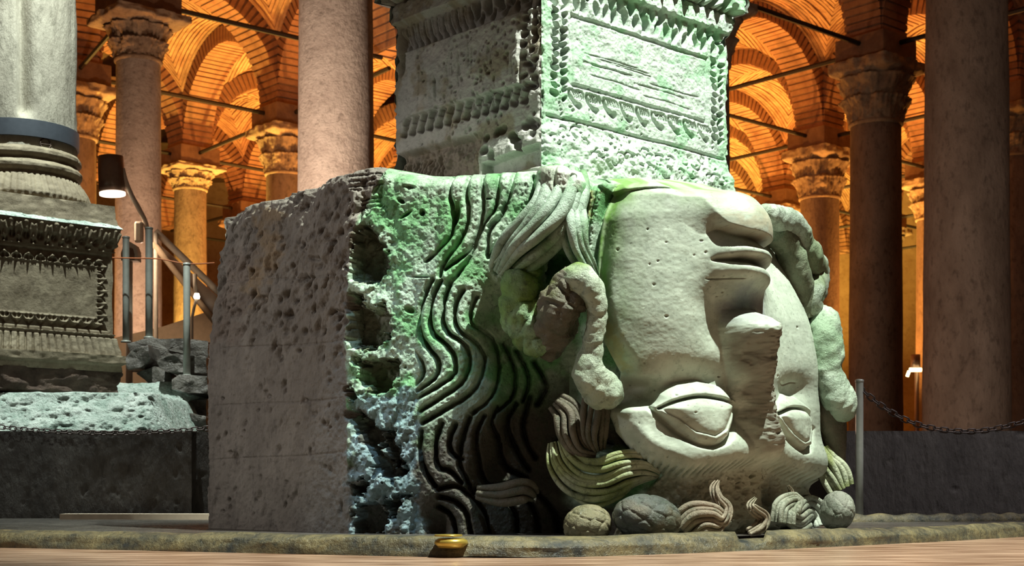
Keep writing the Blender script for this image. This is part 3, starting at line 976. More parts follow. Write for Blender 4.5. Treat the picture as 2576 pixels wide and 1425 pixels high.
def part_from(qmask, name, mat, parent):
    q = Q[qmask]
    u, inv = np.unique(q, return_inverse=True)
    return link(name, quad_mesh(name, Vf[u], inv.reshape(-1, 4), True, Cf[u]), mat, parent)


part_from(qr == 0, 'rough_back', M['rough'], HEAD)['label'] = 'pitted grey cut stone at the back of the head'
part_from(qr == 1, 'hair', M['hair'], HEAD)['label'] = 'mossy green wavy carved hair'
FACE_O = part_from(qr == 2, 'face', M['head'], HEAD)
FACE_O['label'] = 'smooth pale upside-down face'
part_from(qr == 3, 'eye', M['head'], FACE_O)
part_from(qr == 4, 'eye', M['head'], FACE_O)
part_from(qr == 5, 'nose', M['head'], FACE_O)
part_from(qr == 6, 'mouth', M['head'], FACE_O)


# --- snakes and free-standing locks of the head (tubes that really stand off the stone)
def surf_depth(px):
    i0 = i522
    return float(np.interp(px, PXc[i0:i_max], C[i0:i_max, 1]))


def paint_mesh(o, cfun):
    me = o.data
    n = len(me.vertices)
    co = np.zeros(n * 3, np.float32)
    me.vertices.foreach_get('co', co)
    co = co.reshape(-1, 3)
    a = me.attributes.new('paint', 'FLOAT_COLOR', 'POINT')
    c = np.ones((n, 4), np.float32)
    c[:, :3] = cfun(co)
    a.data.foreach_set('color', c.ravel())


def mossy(base, moss, seed, scale=6.0, lo=-0.2, hi=0.35, axis=(0.6, 0.5)):
    base, moss = np.array(base), np.array(moss)

    def f(co):
        k = sstep(lo, hi, fbm(co[:, 0] * scale + co[:, 1] * 3, co[:, 2] * scale, seed, 4))[:, None]
        return base * (1 - k) + moss * k
    return f


def snake(name, pts, mat, col, parent=HEAD, seg=40, n=150, disp=None, rough=0.010, cells=0, groove=0.012, seed=1):
    """pts: (px, py, offset towards camera, radius in px)"""
    P, R = [], []
    for x, y, off, r in pts:
        D = (surf_depth(x) if x < 2040 else 7.2) - off
        P.append(at(x, y, D))
        R.append(r / F * D)
    S = spline([(*p, r) for p, r in zip(P, R)], n)
    V_, Q_, T_ = tube_vf(S[:, :3], S[:, 3], seg, disp)
    axis = np.vstack([np.repeat(S[:, :3], seg, 0), S[:1, :3], S[-1:, :3]])
    rad = V_ - axis
    rad /= np.linalg.norm(rad, axis=1)[:, None] + 1e-6
    nz_ = fbm(V_[:, 0] * 13 + V_[:, 1] * 9, V_[:, 2] * 13 - V_[:, 1] * 7, seed, 4)
    off = rough * 1.6 * nz_
    if cells:
        rg = np.random.default_rng(seed)
        cen = V_[rg.integers(0, len(V_), cells)]
        dd = np.sort(np.linalg.norm(V_[:, None, :] - cen[None], axis=2), axis=1)[:, :2]
        e = (dd[:, 1] - dd[:, 0])
        off = off - groove * (1 - sstep(0.0, 0.022, e)) + groove * 0.8 - 0.12 * dd[:, 0] * 0.5
    V_ = V_ + rad * off[:, None]
    o = link(name, mesh(name, V_, [tuple(q) for q in Q_] + [tuple(q) for q in T_], True), mat, parent)
    paint_mesh(o, col)
    return o


GREENW = (0.46, 0.55, 0.45)
snake('snake', [(1345, 630, -0.08, 34), (1322, 676, 0.0, 50), (1310, 730, 0.05, 58), (1316, 790, 0.07, 58), (1342, 838, 0.07, 48), (1378, 868, 0.05, 38)], M['hair'],
      mossy((0.36, 0.52, 0.36), (0.20, 0.34, 0.07), 5), rough=0.016, cells=34, groove=0.016, seed=4)['label'] = 'left coil of the snake beside the jaw'
snake('snake', [(1378, 890, 0.04, 30), (1394, 838, 0.11, 50), (1412, 770, 0.17, 54), (1434, 722, 0.18, 48), (1450, 712, 0.17, 36)], M['hair'],
      mossy((0.17, 0.15, 0.11), (0.30, 0.38, 0.06), 8, 6.0, 0.0, 0.45), rough=0.020, cells=46, groove=0.012, seed=12)['label'] = 'dark mossy lump of the snake coil'
snake('snake', [(1424, 716, 0.17, 40), (1458, 702, 0.21, 40), (1490, 724, 0.21, 37), (1503, 772, 0.20, 28), (1502, 826, 0.19, 26), (1488, 880, 0.18, 32), (1482, 926, 0.17, 40), (1500, 966, 0.15, 49), (1526, 990, 0.11, 46), (1552, 1008, 0.05, 24)], M['hair'],
      mossy((0.47, 0.54, 0.42), (0.22, 0.34, 0.08), 9, 5.0, 0.0, 0.4), rough=0.012, cells=16, groove=0.004, seed=9)['label'] = 'pale smooth snake body arching over and hanging down by the cheek'


def lock(name, path, width, ns, rad, mat, col, parent=HEAD, twist=0.5, n=60, depth=0.02, D=None):
    """bundle of strands along a path of (px, py, off, width scale): one mesh"""
    P, W = [], []
    for x, y, off, ws in path:
        Dd = (D if D else (surf_depth(x) if x < 2040 else 7.2)) - off
        P.append(at(x, y, Dd))
        W.append(ws * width / F * Dd)
    S = spline([(*p, w) for p, w in zip(P, W)], n)
    T_ = np.gradient(S[:, :3], axis=0)
    T_ /= np.linalg.norm(T_, axis=1)[:, None]
    side = np.cross(T_, np.array([0, -1.0, 0]))
    side /= np.linalg.norm(side, axis=1)[:, None]
    VV, FF, off0 = [], [], 0
    for k in range(ns):
        a = (k - (ns - 1) / 2) / max(1, (ns - 1) / 2)
        wob = 0.10 * np.sin(np.linspace(0, 5, n) + k * 1.7)
        pts = S[:, :3] + side * ((a + wob) * S[:, 3] * 0.5)[:, None]
        pts[:, 1] += (a * a - 0.3) * depth + 0.006 * math.sin(k * 2.1)
        r = rad * S[:, 3] / ns * (1.0 + 0.12 * np.sin(k * 3.3 + np.linspace(0, 4, n)))
        v, q, t = tube_vf(pts, np.maximum(r, 0.002), 10)
        VV.append(v)
        FF += [tuple(i + off0 for i in f) for f in q] + [tuple(i + off0 for i in f) for f in t]
        off0 += len(v)
    o = link(name, mesh(name, np.vstack(VV), FF, True), mat, parent)
    paint_mesh(o, col)
    return o


YEL = mossy((0.52, 0.55, 0.40), (0.30, 0.34, 0.14), 21)
PALEG = mossy((0.52, 0.58, 0.48), (0.28, 0.40, 0.24), 22)
DRK = mossy((0.20, 0.17, 0.12), (0.12, 0.10, 0.07), 23)
TAN = mossy((0.42, 0.36, 0.27), (0.28, 0.22, 0.16), 24)
HOODC = mossy((0.46, 0.57, 0.47), (0.20, 0.36, 0.18), 25)
lock('hair_lock', [(1428, 424, 0.02, .7), (1420, 470, 0.13, 1.0), (1396, 530, 0.19, 1.05), (1350, 585, 0.19, 1.0), (1298, 636, 0.15, .85), (1258, 690, 0.06, .5)], 112, 6, 0.80, M['hair'], HOODC, depth=0.05)
lock('hair_lock', [(1440, 500, 0.10, .8), (1442, 560, 0.19, 1.0), (1452, 620, 0.19, .8), (1478, 668, 0.14, .6), (1500, 700, 0.06, .3)], 58, 4, 0.80, M['hair'], HOODC, depth=0.03)
lock('hair_lock', [(1400, 1112, 0.0, .45), (1416, 1160, 0.04, .8), (1458, 1198, 0.07, 1.0), (1515, 1204, 0.08, 1.0), (1570, 1182, 0.07, .9), (1620, 1176, 0.03, .7), (1660, 1192, -0.03, .3)], 92, 8, 0.72, M['hair'], YEL)
lock('hair_lock', [(1440, 1235, 0.02, .5), (1490, 1252, 0.05, .9), (1545, 1236, 0.05, .8), (1590, 1212, 0.01, .5), (1650, 1200, -0.03, .2)], 46, 4, 0.75, M['hair'], YEL)
lock('hair_lock', [(1400, 1010, -0.02, .7), (1432, 1040, 0.02, 1.0), (1440, 1090, 0.04, 1.0), (1462, 1130, 0.04, .8), (1500, 1142, 0.02, .6)], 60, 5, 0.72, M['hair'], DRK)
lock('hair_lock', [(1505, 1000, 0.07, 1.0), (1500, 1050, 0.07, 1.0), (1496, 1100, 0.06, .9), (1506, 1136, 0.03, .5)], 58, 5, 0.72, M['hair'], DRK)
lock('hair_lock', [(1200, 1240, 0.02, .6), (1260, 1246, 0.06, 1.0), (1320, 1236, 0.07, 1.0), (1346, 1250, 0.04, .5)], 40, 3, 0.85, M['hair'], DRK)


def scaled_ball(name, c, rad, rz, mat, colfn, ns=70, seed=1, tilt=0.0, groove=0.05):
    """rounded snake head covered with plate-like scales"""
    n, m_ = 70, 110
    ph = np.linspace(0.0, math.pi, n)[:, None]
    th = np.linspace(0, 2 * math.pi, m_, endpoint=False)[None, :]
    dirs = np.stack([np.sin(ph) * np.cos(th), np.sin(ph) * np.sin(th), np.cos(ph) + 0 * th], -1).reshape(-1, 3)
    k = np.arange(ns) + 0.5
    g_ = math.pi * (1 + 5 ** 0.5)
    zc = 1 - 2 * k / ns
    cen = np.stack([np.sqrt(1 - zc ** 2) * np.cos(g_ * k), np.sqrt(1 - zc ** 2) * np.sin(g_ * k), zc], -1)
    cen += np.random.default_rng(seed).normal(0, 0.07, cen.shape)
    cen /= np.linalg.norm(cen, axis=1)[:, None]
    dd = np.sort(np.arccos(np.clip(dirs @ cen.T, -1, 1)), axis=1)
    e = dd[:, 1] - dd[:, 0]
    r = 1 - groove * (1 - sstep(0.0, 0.11, e)) + 0.03 * fbm(dirs[:, 0] * 3, dirs[:, 2] * 3 + dirs[:, 1], seed, 3) - 0.05 * dd[:, 0]
    V_ = dirs * r[:, None] * np.array(rad)
    ct, st = math.cos(tilt), math.sin(tilt)
    V_ = V_ @ np.array([[ct, 0, st], [0, 1, 0], [-st, 0, ct]]).T
    cr, sr = math.cos(rz), math.sin(rz)
    V_ = V_ @ np.array([[cr, -sr, 0], [sr, cr, 0], [0, 0, 1]]).T + np.array(c)
    o = link(name, quad_mesh(name, V_, grid_quads(n, m_, True), True), mat, HEAD)
    paint_mesh(o, colfn)
    return o


scaled_ball('snake_head', at(1628, 1305, 5.68), (0.140, 0.13, 0.098), 0, M['hair'], mossy((0.10, 0.11, 0.10), (0.19, 0.16, 0.11), 31), 46, 3, 0.15)['label'] = 'dark scaled snake head on the ground'
scaled_ball('snake_head', at(1478, 1322, 5.72), (0.100, 0.11, 0.085), 0, M['hair'], mossy((0.30, 0.26, 0.16), (0.20, 0.17, 0.10), 32), 40, 4, -0.2)['label'] = 'brown scaled snake head on the ground'
scaled_ball('snake_head', at(2106, 1287, 6.72), (0.082, 0.12, 0.098), 0, M['hair'], mossy((0.36, 0.37, 0.31), (0.25, 0.25, 0.21), 33), 40, 9, 0.2, 0.03)['label'] = 'grey snake head at the far side of the forehead'
# curls over the forehead
lock('curl', [(1712, 1330, 0.16, .9), (1745, 1300, 0.19, 1.0), (1790, 1296, 0.21, .8), (1815, 1306, 0.22, .6), (1826, 1280, 0.21, .5), (1808, 1256, 0.19, .4), (1800, 1230, 0.16, .35), (1808, 1210, 0.12, .15)], 62, 5, 0.75, M['hair'], TAN)
lock('curl', [(1738, 1345, 0.18, .6), (1770, 1322, 0.21, .9), (1806, 1326, 0.22, .7), (1818, 1318, 0.21, .3)], 34, 3, 0.8, M['hair'], TAN)
lock('curl', [(1884, 1342, 0.21, .6), (1912, 1326, 0.23, .9), (1922, 1304, 0.23, .8), (1902, 1288, 0.22, .7), (1890, 1272, 0.20, .5), (1902, 1254, 0.16, .2)], 32, 4, 0.75, M['hair'], TAN)
lock('curl', [(1968, 1318, 0.22, .8), (1975, 1278, 0.23, .8), (2002, 1262, 0.23, .6), (1990, 1290, 0.26, .7), (2012, 1306, 0.26, .9), (2040, 1290, 0.24, 1.0), (2060, 1325, 0.20, 1.0)], 66, 6, 0.75, M['hair'], mossy((0.50, 0.54, 0.46), (0.36, 0.36, 0.28), 27))
lock('curl', [(1988, 1262, 0.21, .8), (1992, 1240, 0.19, .5), (1984, 1222, 0.16, .2)], 20, 3, 0.8, M['hair'], TAN)
# hair along the far side of the face
FARD = 7.05
snake('snake', [(1905, 535, -0.55, 18), (1950, 545, -0.52, 30), (1996, 566, -0.50, 32), (2012, 606, -0.50, 30), (2030, 650, -0.50, 42), (2040, 690, -0.50, 44), (2034, 735, -0.50, 44), (2036, 784, -0.5, 34)],
      M['hair'], mossy((0.46, 0.52, 0.44), (0.26, 0.32, 0.20), 41), n=110, disp=lambda t, th: 0.006 * np.sin(t * 95) * sstep(0.6, 0.7, t) + 0.008 * fbm(t * 30, np.cos(th) * 3, 4, 3))
snake('snake', [(1948, 580, -0.60, 30), (1980, 620, -0.60, 36), (1996, 680, -0.60, 40), (2010, 730, -0.60, 40), (2020, 790, -0.60, 36)], M['hair'], mossy((0.20, 0.22, 0.15), (0.34, 0.42, 0.28), 42), n=60)
snake('snake', [(2056, 780, -0.05, 18), (2074, 812, 0.0, 42), (2078, 870, 0.02, 42), (2084, 930, 0.02, 36), (2100, 985, 0.02, 40), (2116, 1020, 0.0, 38), (2110, 1052, -0.03, 24)], M['hair'],
      mossy((0.48, 0.56, 0.46), (0.32, 0.44, 0.30), 43), n=90, disp=lambda t, th: 0.012 * fbm(t * 14, np.cos(th) * 2 + 2, 14, 3))
snake('snake', [(1990, 700, -0.85, 10), (2020, 780, -0.75, 40), (2041, 850, -0.15, 40), (2058, 910, -0.10, 38), (2078, 980, -0.05, 34), (2090, 1060, -0.06, 36), (2100, 1130, -0.08, 30), (2112, 1200, -0.1, 16)], M['hair'], DRK, n=60)
lock('hair_lock', [(2062, 1130, 0.0, .6), (2078, 1165, 0.0, .9), (2100, 1195, 0.0, 1.0), (2118, 1232, 0.0, .8)], 66, 6, 0.75, M['hair'], YEL)

# ------------------------------------------------------------------ carved pedestal standing on the head
PED = tag(empty('carved_pedestal', (0.25, 7.0, 1.58)), 'pale carved marble pedestal standing on top of the upside-down head', 'pedestal')
PL, PN_, PR = at(990, 0, 6.95)[:2], at(1362, 0, 6.2)[:2], at(1835, 0, 7.1)[:2]
PB = PL + PR - PN_
UN = 0.0017                                   # metres per field unit


def ped_face(A, B, z0, z1, nu, nz, author, name, bisA, bisB):
    """one carved face between plan corners A and B, local field units along and up"""
    L_ = np.linalg.norm(B - A)
    u = np.linspace(0, 1, nu)
    z = np.linspace(z0, z1, nz)
    U, ZZ = np.meshgrid(u, z)
    f = Field(U * L_ / UN, (2.62 - ZZ) / UN)
    author(f, L_ / UN)
    t_ = (B - A) / L_
    nrm = np.array([t_[1], -t_[0]])
    ea = np.clip(1 - U * L_ / 0.06, 0, 1)[..., None]
    eb = np.clip(1 - (1 - U) * L_ / 0.06, 0, 1)[..., None]
    nn = nrm * (1 - ea - eb) + bisA * ea + bisB * eb
    P = A + (B - A) * U[..., None] + nn * f.d[..., None]
    V_ = np.concatenate([P, ZZ[..., None]], -1)
    o = link(name, quad_mesh(name, V_.reshape(-1, 3), grid_quads(nz, nu), True, f.c.reshape(-1, 4)), M['ped'], PED)
    return V_, o


def zf(z):
    return (2.62 - z) / UN


def common(f, W, seed, worn):
    X_, Y_ = f.X, f.Y
    d_ = f.d
    up_ = zf(2.545)
    d_ += 0.075 * (1 - sstep(up_ - 14, up_ + 2, Y_))                     # top cornice flares out
    d_ += 0.020 * sstep(up_ - 2, up_ + 2, Y_) * (1 - sstep(zf(2.455) - 3, zf(2.455) + 3, Y_))
    d_ += 0.030 * sstep(zf(1.82), zf(1.70), Y_)                              # base spreads
    d_ += 0.012 * fbm(X_ / 70, Y_ / 50, seed, 3) + 0.004 * fbm(X_ / 9, Y_ / 8, seed + 2, 3)
    edge = np.minimum(X_, W - X_)
    d_ -= 0.018 * np.exp(-(edge / 9) ** 2) * (0.6 + fbm(X_ / 20, Y_ / 22, seed + 4, 3))
    f.c[..., :3] = worn


def ped_right(f, W):
    common(f, W, 200, (0.50, 0.575, 0.51))
    X_, Y_ = f.X, f.Y
    pan = [(108, zf(2.31)), (W - 100, zf(2.31)), (W - 100, zf(1.985)), (108, zf(1.985))]
    f.poly(pan, -0.012, 2.5)
    inner = [(p[0] + (9 if p[0] < W / 2 else -9), p[1] + (9 if p[1] < zf(2.1) else -9)) for p in pan]
    f.poly(inner, 0.010, 2.5)
    r = random.Random(5)
    x = 20
    k = 0
    while x < W - 10:                                                       # leaf band: two rows of drilled drops
        f.pit(x, zf(2.425) + r.uniform(-3, 3), r.uniform(8, 12), r.uniform(17, 24), r.uniform(-.35, .35), 0.100, 3)
        f.pit(x + 21, zf(2.365) + r.uniform(-3, 3), r.uniform(9, 13), r.uniform(16, 22), r.uniform(-.4, .4), 0.100, 3)
        if k % 3 == 0: f.pit(x + 11, zf(2.385), 4.5, 34, 0.15, 0.06, 2)
        x += r.uniform(36, 46)
        k += 1
    x = 15
    while x < W - 5:
        f.pit(x, zf(2.585) + r.uniform(-4, 4), r.uniform(11, 15), r.uniform(18, 26), r.uniform(-.4, .4), 0.085, 2.2)
        f.pit(x + 26, zf(2.575) + 8, 6, 14, r.uniform(-.4, .4), 0.06, 2)
        x += r.uniform(42, 52)
    for x0, x1 in ((34, 100), (W - 88, W - 22)):                            # drilled side strips
        y = zf(2.42)
        while y < zf(1.92):
            f.pit(x0 + 16 + r.uniform(-5, 5), y, r.uniform(9, 15), r.uniform(5, 9), r.uniform(0.2, 0.8), 0.085, 3)
            f.pit(x1 - 16 + r.uniform(-5, 5), y + 8, r.uniform(9, 17), r.uniform(5, 9), -r.uniform(0.2, 0.8), 0.085, 3)
            y += r.uniform(17, 25)
    x = 110
    while x < W - 110:                                                      # lower leaf band
        for q in range(5):
            f.groove([(x + q * 9, zf(1.975)), (x + q * 9 + 8, zf(1.955)), (x + q * 9 + 12, zf(1.935))], 2.2, 0.020)
        f.groove([(x - 8, zf(1.975)), (x - 4, zf(1.94)), (x + 18, zf(1.905)), (x + 40, zf(1.895))], 4, 0.030)
        f.pit(x + 30, zf(1.905), 8, 7, .3, 0.03)
        x += 66
    for _ in range(150):
        f.pit(r.uniform(20, W - 20), r.uniform(zf(2.0), zf(1.66)), r.uniform(2, 4.5), r.uniform(2, 4), 0, r.uniform(.008, .022))
    for _ in range(9):
        y = r.uniform(zf(2.16), zf(2.03))
        x = r.uniform(110, W - 330)
        f.groove([(x, y), (x + 120, y + r.uniform(-3, 3)), (x + 220, y + r.uniform(-3, 3))], 1.6, 0.006)
    f.groove([(20, zf(1.83)), (W / 2, zf(1.835)), (W - 20, zf(1.83))], 4, 0.016, False)
    for i in range(26):                                                     # worn scrolls of the base
        cx, cy = 40 + (i + .5) * (W - 80) / 26 + r.uniform(-8, 8), zf(r.uniform(1.68, 1.80))
        rad = r.uniform(12, 26)
        a0 = r.uniform(0, 6)
        f.groove([(cx + rad * math.cos(a0 + q * .7), cy + rad * .8 * math.sin(a0 + q * .7)) for q in range(6)], 3, r.uniform(.012, .024))
    f.d += 0.014 * fbm(X_ / 22, Y_ / 18, 210, 3) * sstep(zf(1.86), zf(1.78), Y_)
    k = sstep(0.05, 0.4, fbm(X_ / 70, Y_ / 50, 212, 4) + 0.25 * np.exp(-(np.minimum(X_ - 0, W - X_) / 60) ** 2))[..., None]
    f.c[..., :3] = f.c[..., :3] * (1 - k) + np.array([0.36, 0.56, 0.38]) * k


def ped_left(f, W):
    common(f, W, 230, (0.46, 0.45, 0.42))  # weathered grey, with some of this side's shade in the colour
    X_, Y_ = f.X, f.Y
    r = random.Random(9)
    pan = [(70, zf(2.30)), (W - 78, zf(2.30)), (W - 78, zf(1.985)), (70, zf(1.985))]
    f.poly(pan, 0.016, 2.5)
    x = 16
    while x < W * 0.52:                                                     # leaf flutes on the worn end
        f.groove([(x, zf(2.44)), (x + 4, zf(2.39)), (x + 16, zf(2.33)), (x + 20, zf(2.31))], 5, 0.030)
        f.ridge([(x + 9, zf(2.44)), (x + 13, zf(2.39)), (x + 26, zf(2.33))], 2.5, 0.012)
        x += 27
    while x < W - 12:
        f.pit(x, zf(2.40), 14, 26, r.uniform(-.3, .3), 0.055, 2.4)
        f.pit(x + 24, zf(2.35), 9, 16, r.uniform(-.3, .3), 0.055, 2.4)
        x += 46
    f.poly([(14, zf(2.445)), (W - 6, zf(2.445)), (W - 6, zf(2.31)), (14, zf(2.31))], -0.022, 5)
    x = 15
    while x < W - 5:
        f.pit(x, zf(2.585), 13, 22, r.uniform(-.4, .4), 0.085, 2.2)
        x += 50
    for x0 in (W - 60, W - 28):
        y = zf(2.44)
        while y < zf(1.93):
            f.pit(x0 + r.uniform(-6, 6), y, r.uniform(8, 14), r.uniform(7, 12), r.uniform(-.7, .7), 0.05, 2)
            y += r.uniform(20, 30)
    for _ in range(5):
        f.pit(r.uniform(24, 50), r.uniform(zf(2.36), zf(2.2)), 18, 20, 0, 0.03)
    x = 50
    while x < W - 40:
        f.groove([(x + 22, zf(1.985)), (x + 14, zf(1.955)), (x - 4, zf(1.915)), (x - 10, zf(1.895))], 7, 0.050)
        f.groove([(x + 10, zf(1.985)), (x + 4, zf(1.965)), (x - 2, zf(1.95))], 4, 0.030)
        f.pit(x + 6, zf(1.905), 7, 9, .3, 0.035)
        x += 38
    for _ in range(190):                                                    # weather pits
        x = r.gauss(W * .62, W * .2)
        f.pit(x, r.uniform(zf(2.29), zf(1.82)), r.uniform(2, 6), r.uniform(3, 8), r.uniform(-.3, .3), r.uniform(.006, .022))
    for _ in range(16):
        x = r.uniform(90, W - 90)
        y = r.uniform(zf(2.27), zf(2.12))
        f.groove([(x, y), (x + r.uniform(-3, 3), y + 30), (x + r.uniform(-4, 4), y + 70)], 3, 0.007)
    # base: broken away on the left, a carved ledge remains by the corner
    f.d -= 0.050 * sstep(zf(1.83), zf(1.80), Y_) * (1 - sstep(W * .60, W * .64, X_))
    f.d += 0.030 * fbm(X_ / 16, Y_ / 22, 240, 3) * sstep(zf(1.84), zf(1.78), Y_) * (1 - sstep(W * .58, W * .66, X_))
    for i in range(12):
        x = 12 + i * 17
        f.groove([(x + 10, zf(1.77)), (x + 2, zf(1.72)), (x, zf(1.66))], 5, 0.025)
    for _ in range(14):
        f.pit(r.uniform(W * .66, W - 15), r.uniform(zf(1.81), zf(1.69)), r.uniform(8, 16), r.uniform(8, 14), r.uniform(-1, 1), .05, 2)
    f.poly([(W * .66, zf(1.665)), (W - 5, zf(1.69)), (W - 5, zf(1.60)), (W * .66, zf(1.60))], -0.05, 5)
    k = sstep(0.0, 0.4, fbm(X_ / 60, Y_ / 60, 242, 4) + 0.35 * sstep(80, 0, X_))[..., None]
    f.c[..., :3] = f.c[..., :3] * (1 - k) + np.array([0.33, 0.29, 0.22]) * k
    k = (sstep(zf(1.84), zf(1.80), Y_) * (1 - sstep(W * .58, W * .66, X_)) * .8)[..., None]
    f.c[..., :3] = f.c[..., :3] * (1 - k) + np.array([0.24, 0.19, 0.14]) * k


def bis(a, b):
    v = a + b
    return v / np.linalg.norm(v) * 1.35


def nrm2(A, B):
    t_ = (B - A) / np.linalg.norm(B - A)
    return np.array([t_[1], -t_[0]])


nl, nrr, nbk, nbl = nrm2(PL, PN_), nrm2(PN_, PR), nrm2(PR, PB), nrm2(PB, PL)
_, o1 = ped_face(PL, PN_, 1.575, 2.66, 270, 370, ped_left, 'carved_side', bis(nbl, nl), bis(nl, nrr))
o1['label'] = 'shaded weathered grey carved side'
_, o2 = ped_face(PN_, PR, 1.575, 2.66, 340, 370, ped_right, 'carved_side', bis(nl, nrr), bis(nrr, nbk))
o2['label'] = 'bright mint-white carved side with a smooth panel'
ped_face(PR, PB, 1.575, 2.66, 60, 60, lambda f, W: common(f, W, 260, (0.5, 0.52, 0.48)), 'plain_side', bis(nrr, nbk), bis(nbk, nbl))
ped_face(PB, PL, 1.575, 2.66, 60, 60, lambda f, W: common(f, W, 261, (0.5, 0.52, 0.48)), 'plain_side', bis(nbk, nbl), bis(nbl, nl))
tp = [(*(p + (p - (PL + PR) / 2) * 0.10), 2.66) for p in (PL, PN_, PR, PB)]
link('top', mesh('top', tp, [(0, 1, 2, 3)]), M['ped'], PED)


# ------------------------------------------------------------------ left column on its pedestal
def carved_box(name, c, rz, hw, z0, z1, mat, parent, disp=None, nu=120, nz=30, prof=None):
    """square block, disp(u in metres from the middle, v 0..1) outward relief, prof(v) adds to the half width"""
    u = np.linspace(-1, 1, nu, endpoint=False)
    v = np.linspace(0, 1, nz)
    U, VV = np.meshgrid(u, v)
    h = hw + (prof(VV) if prof else 0 * VV)
    d_ = disp(U * hw, VV) if disp else 0 * U
    h = h + d_
    ring = []
    for k in range(4):
        a = rz + k * math.pi / 2 - math.pi / 2          # outward normal angle
        n_ = np.array([math.cos(a), math.sin(a)])
        t_ = np.array([-n_[1], n_[0]])
        ring.append(np.stack([c[0] + n_[0] * h + t_[0] * U * h, c[1] + n_[1] * h + t_[1] * U * h, z0 + (z1 - z0) * VV], -1))
    V_ = np.concatenate(ring, 1)
    n, m_ = V_.shape[:2]
    Q_ = grid_quads(n, m_, True)
    Vl = V_.reshape(-1, 3)
    # closing centres
    Vl = np.vstack([Vl, [c[0], c[1], z0], [c[0], c[1], z1]])
    b0 = n * m_
    j = np.arange(m_)
    capb = [(b0, int((q + 1) % m_), int(q)) for q in j]
    capt = [(b0 + 1, int((n - 1) * m_ + q), int((n - 1) * m_ + (q + 1) % m_)) for q in j]
    o = link(name, mesh(name, Vl, [tuple(q) for q in Q_] + capb + capt, True), mat, parent)
    es = o.modifiers.new('split', 'EDGE_SPLIT')
    es.split_angle = math.radians(75)
    return o


def frieze_palm(p):
    def f(u, v):
        x = (u / p - np.floor(u / p)) - 0.5
        ang = np.arctan2(x, v + 0.12)
        r = np.hypot(x, (v - 0.05))
        leaf = 0.016 * np.abs(np.cos(ang * 7)) * sstep(0.34, 0.48, r) * (1 - sstep(0.80, 0.92, r))
        hole = -0.040 * np.exp(-((x / 0.24) ** 2 + ((v - 0.36) / 0.17) ** 2) ** 3)
        bud = 0.036 * np.exp(-((x / 0.09) ** 2 + ((v - 0.36) / 0.13) ** 2))
        drop = -0.030 * np.exp(-(((np.abs(x) - 0.40) / 0.07) ** 2 + ((v - 0.12) / 0.09) ** 2))
        return leaf + hole + bud + drop + 0.004 * fbm(u * 30, v * 5, 3, 2)
    return f


def frieze_tongue(p):
    def f(u, v):
        x = np.abs((u / p - np.floor(u / p)) - 0.5) * 2
        return -0.022 * sstep(0.55, 0.95, x) * (v < 0.86) - 0.014 * sstep(0.80, 0.86, v) * (1 - sstep(0.90, 0.96, v)) + 0.006 * fbm(u * 40, v * 5, 4, 2)
    return f


def die_panel(hw):
    def f(u, v):
        e = hw - np.abs(u)                         # distance from the side edge
        H = 0.571
        top, bot = (1 - v) * H, v * H
        m_ = np.minimum(np.minimum(e, top * 1.0), bot)
        band = sstep(0.022, 0.028, m_) * (1 - sstep(0.100, 0.106, m_))
        s_ = np.where((e < top) & (e < bot), v * H, u)
        cell = s_ / 0.085 - np.floor(s_ / 0.085) - 0.5
        t_ = (m_ - 0.028) / 0.075
        arc = np.abs(np.hypot(cell, t_ - 0.9) - 0.42)
        pat = 0.030 * np.exp(-(arc / 0.10) ** 2) + 0.026 * np.exp(-(cell / 0.10) ** 2) * (t_ > 0.2)
        return -0.030 * band + band * pat - 0.012 * sstep(0.106, 0.112, m_) + 0.006 * fbm(u * 14, v * 6, 8, 4)
    return f


LC = (-3.56, 10.3)
LRZ = math.radians(40)
LP = tag(empty('column_pedestal', (*LC, 0.86)), 'brown carved pedestal with a framed panel under the left column', 'pedestal')
carved_box('base_slab', LC, LRZ, 0.525, 0.862, 1.035, M['slab'], LP, lambda u, v: 0.035 * fbm(u * 9, v * 3, 5, 4) - 0.02 * (v < 0.05), 80, 24)['label'] = 'dark brown rough slab'
carved_box('base_plate', LC, LRZ, 0.535, 1.03, 1.146, M['lped'], LP, lambda u, v: 0.012 * fbm(u * 12, v * 3, 6, 3), 80, 14, lambda v: 0.022 * sstep(0.35, 0.5, v))
carved_box('tongue_moulding', LC, LRZ, 0.50, 1.146, 1.30, M['lped'], LP, frieze_tongue(0.052), 260, 26, lambda v: 0.035 * (1 - v))
carved_box('die', LC, LRZ, 0.485, 1.30, 1.89, M['lped'], LP, die_panel(0.485), 160, 100)['label'] = 'block with a plain panel in a leaf-carved frame'
carved_box('leaf_cornice', LC, LRZ, 0.485, 1.89, 2.062, M['lped'], LP, frieze_palm(0.098), 240, 32, lambda v: 0.010 + 0.04 * v ** 1.5)
carved_box('cornice_lip', LC, LRZ, 0.54, 2.058, 2.10, M['base_stone'], LP, lambda u, v: 0.008 * fbm(u * 20, v, 7, 3), 80, 8, lambda v: -0.04 * v)  # paler stone paints in the light caught along the lip
carved_box('plinth', LC, LRZ, 0.512, 2.085, 2.225, M['lped'], LP, lambda u, v: 0.012 * fbm(u * 12, v * 3, 9, 3), 60, 14, lambda v: -0.015 * v)
LCOL = tag(empty('stone_column', (*LC, 2.225)), 'pale marble column at the left edge with a blue-grey metal band', 'column')
cb = [(0.0, 2.225), (0.48, 2.225), (0.49, 2.26), (0.475, 2.30), (0.45, 2.345), (0.425, 2.385), (0.405, 2.41), (0.40, 2.425), (0.415, 2.43), (0.43, 2.45), (0.43, 2.475), (0.41, 2.50), (0.395, 2.507), (0.395, 2.522),
      (0.41, 2.53), (0.422, 2.55), (0.42, 2.575), (0.405, 2.595), (0.39, 2.60)]
cbS = np.array(cb)
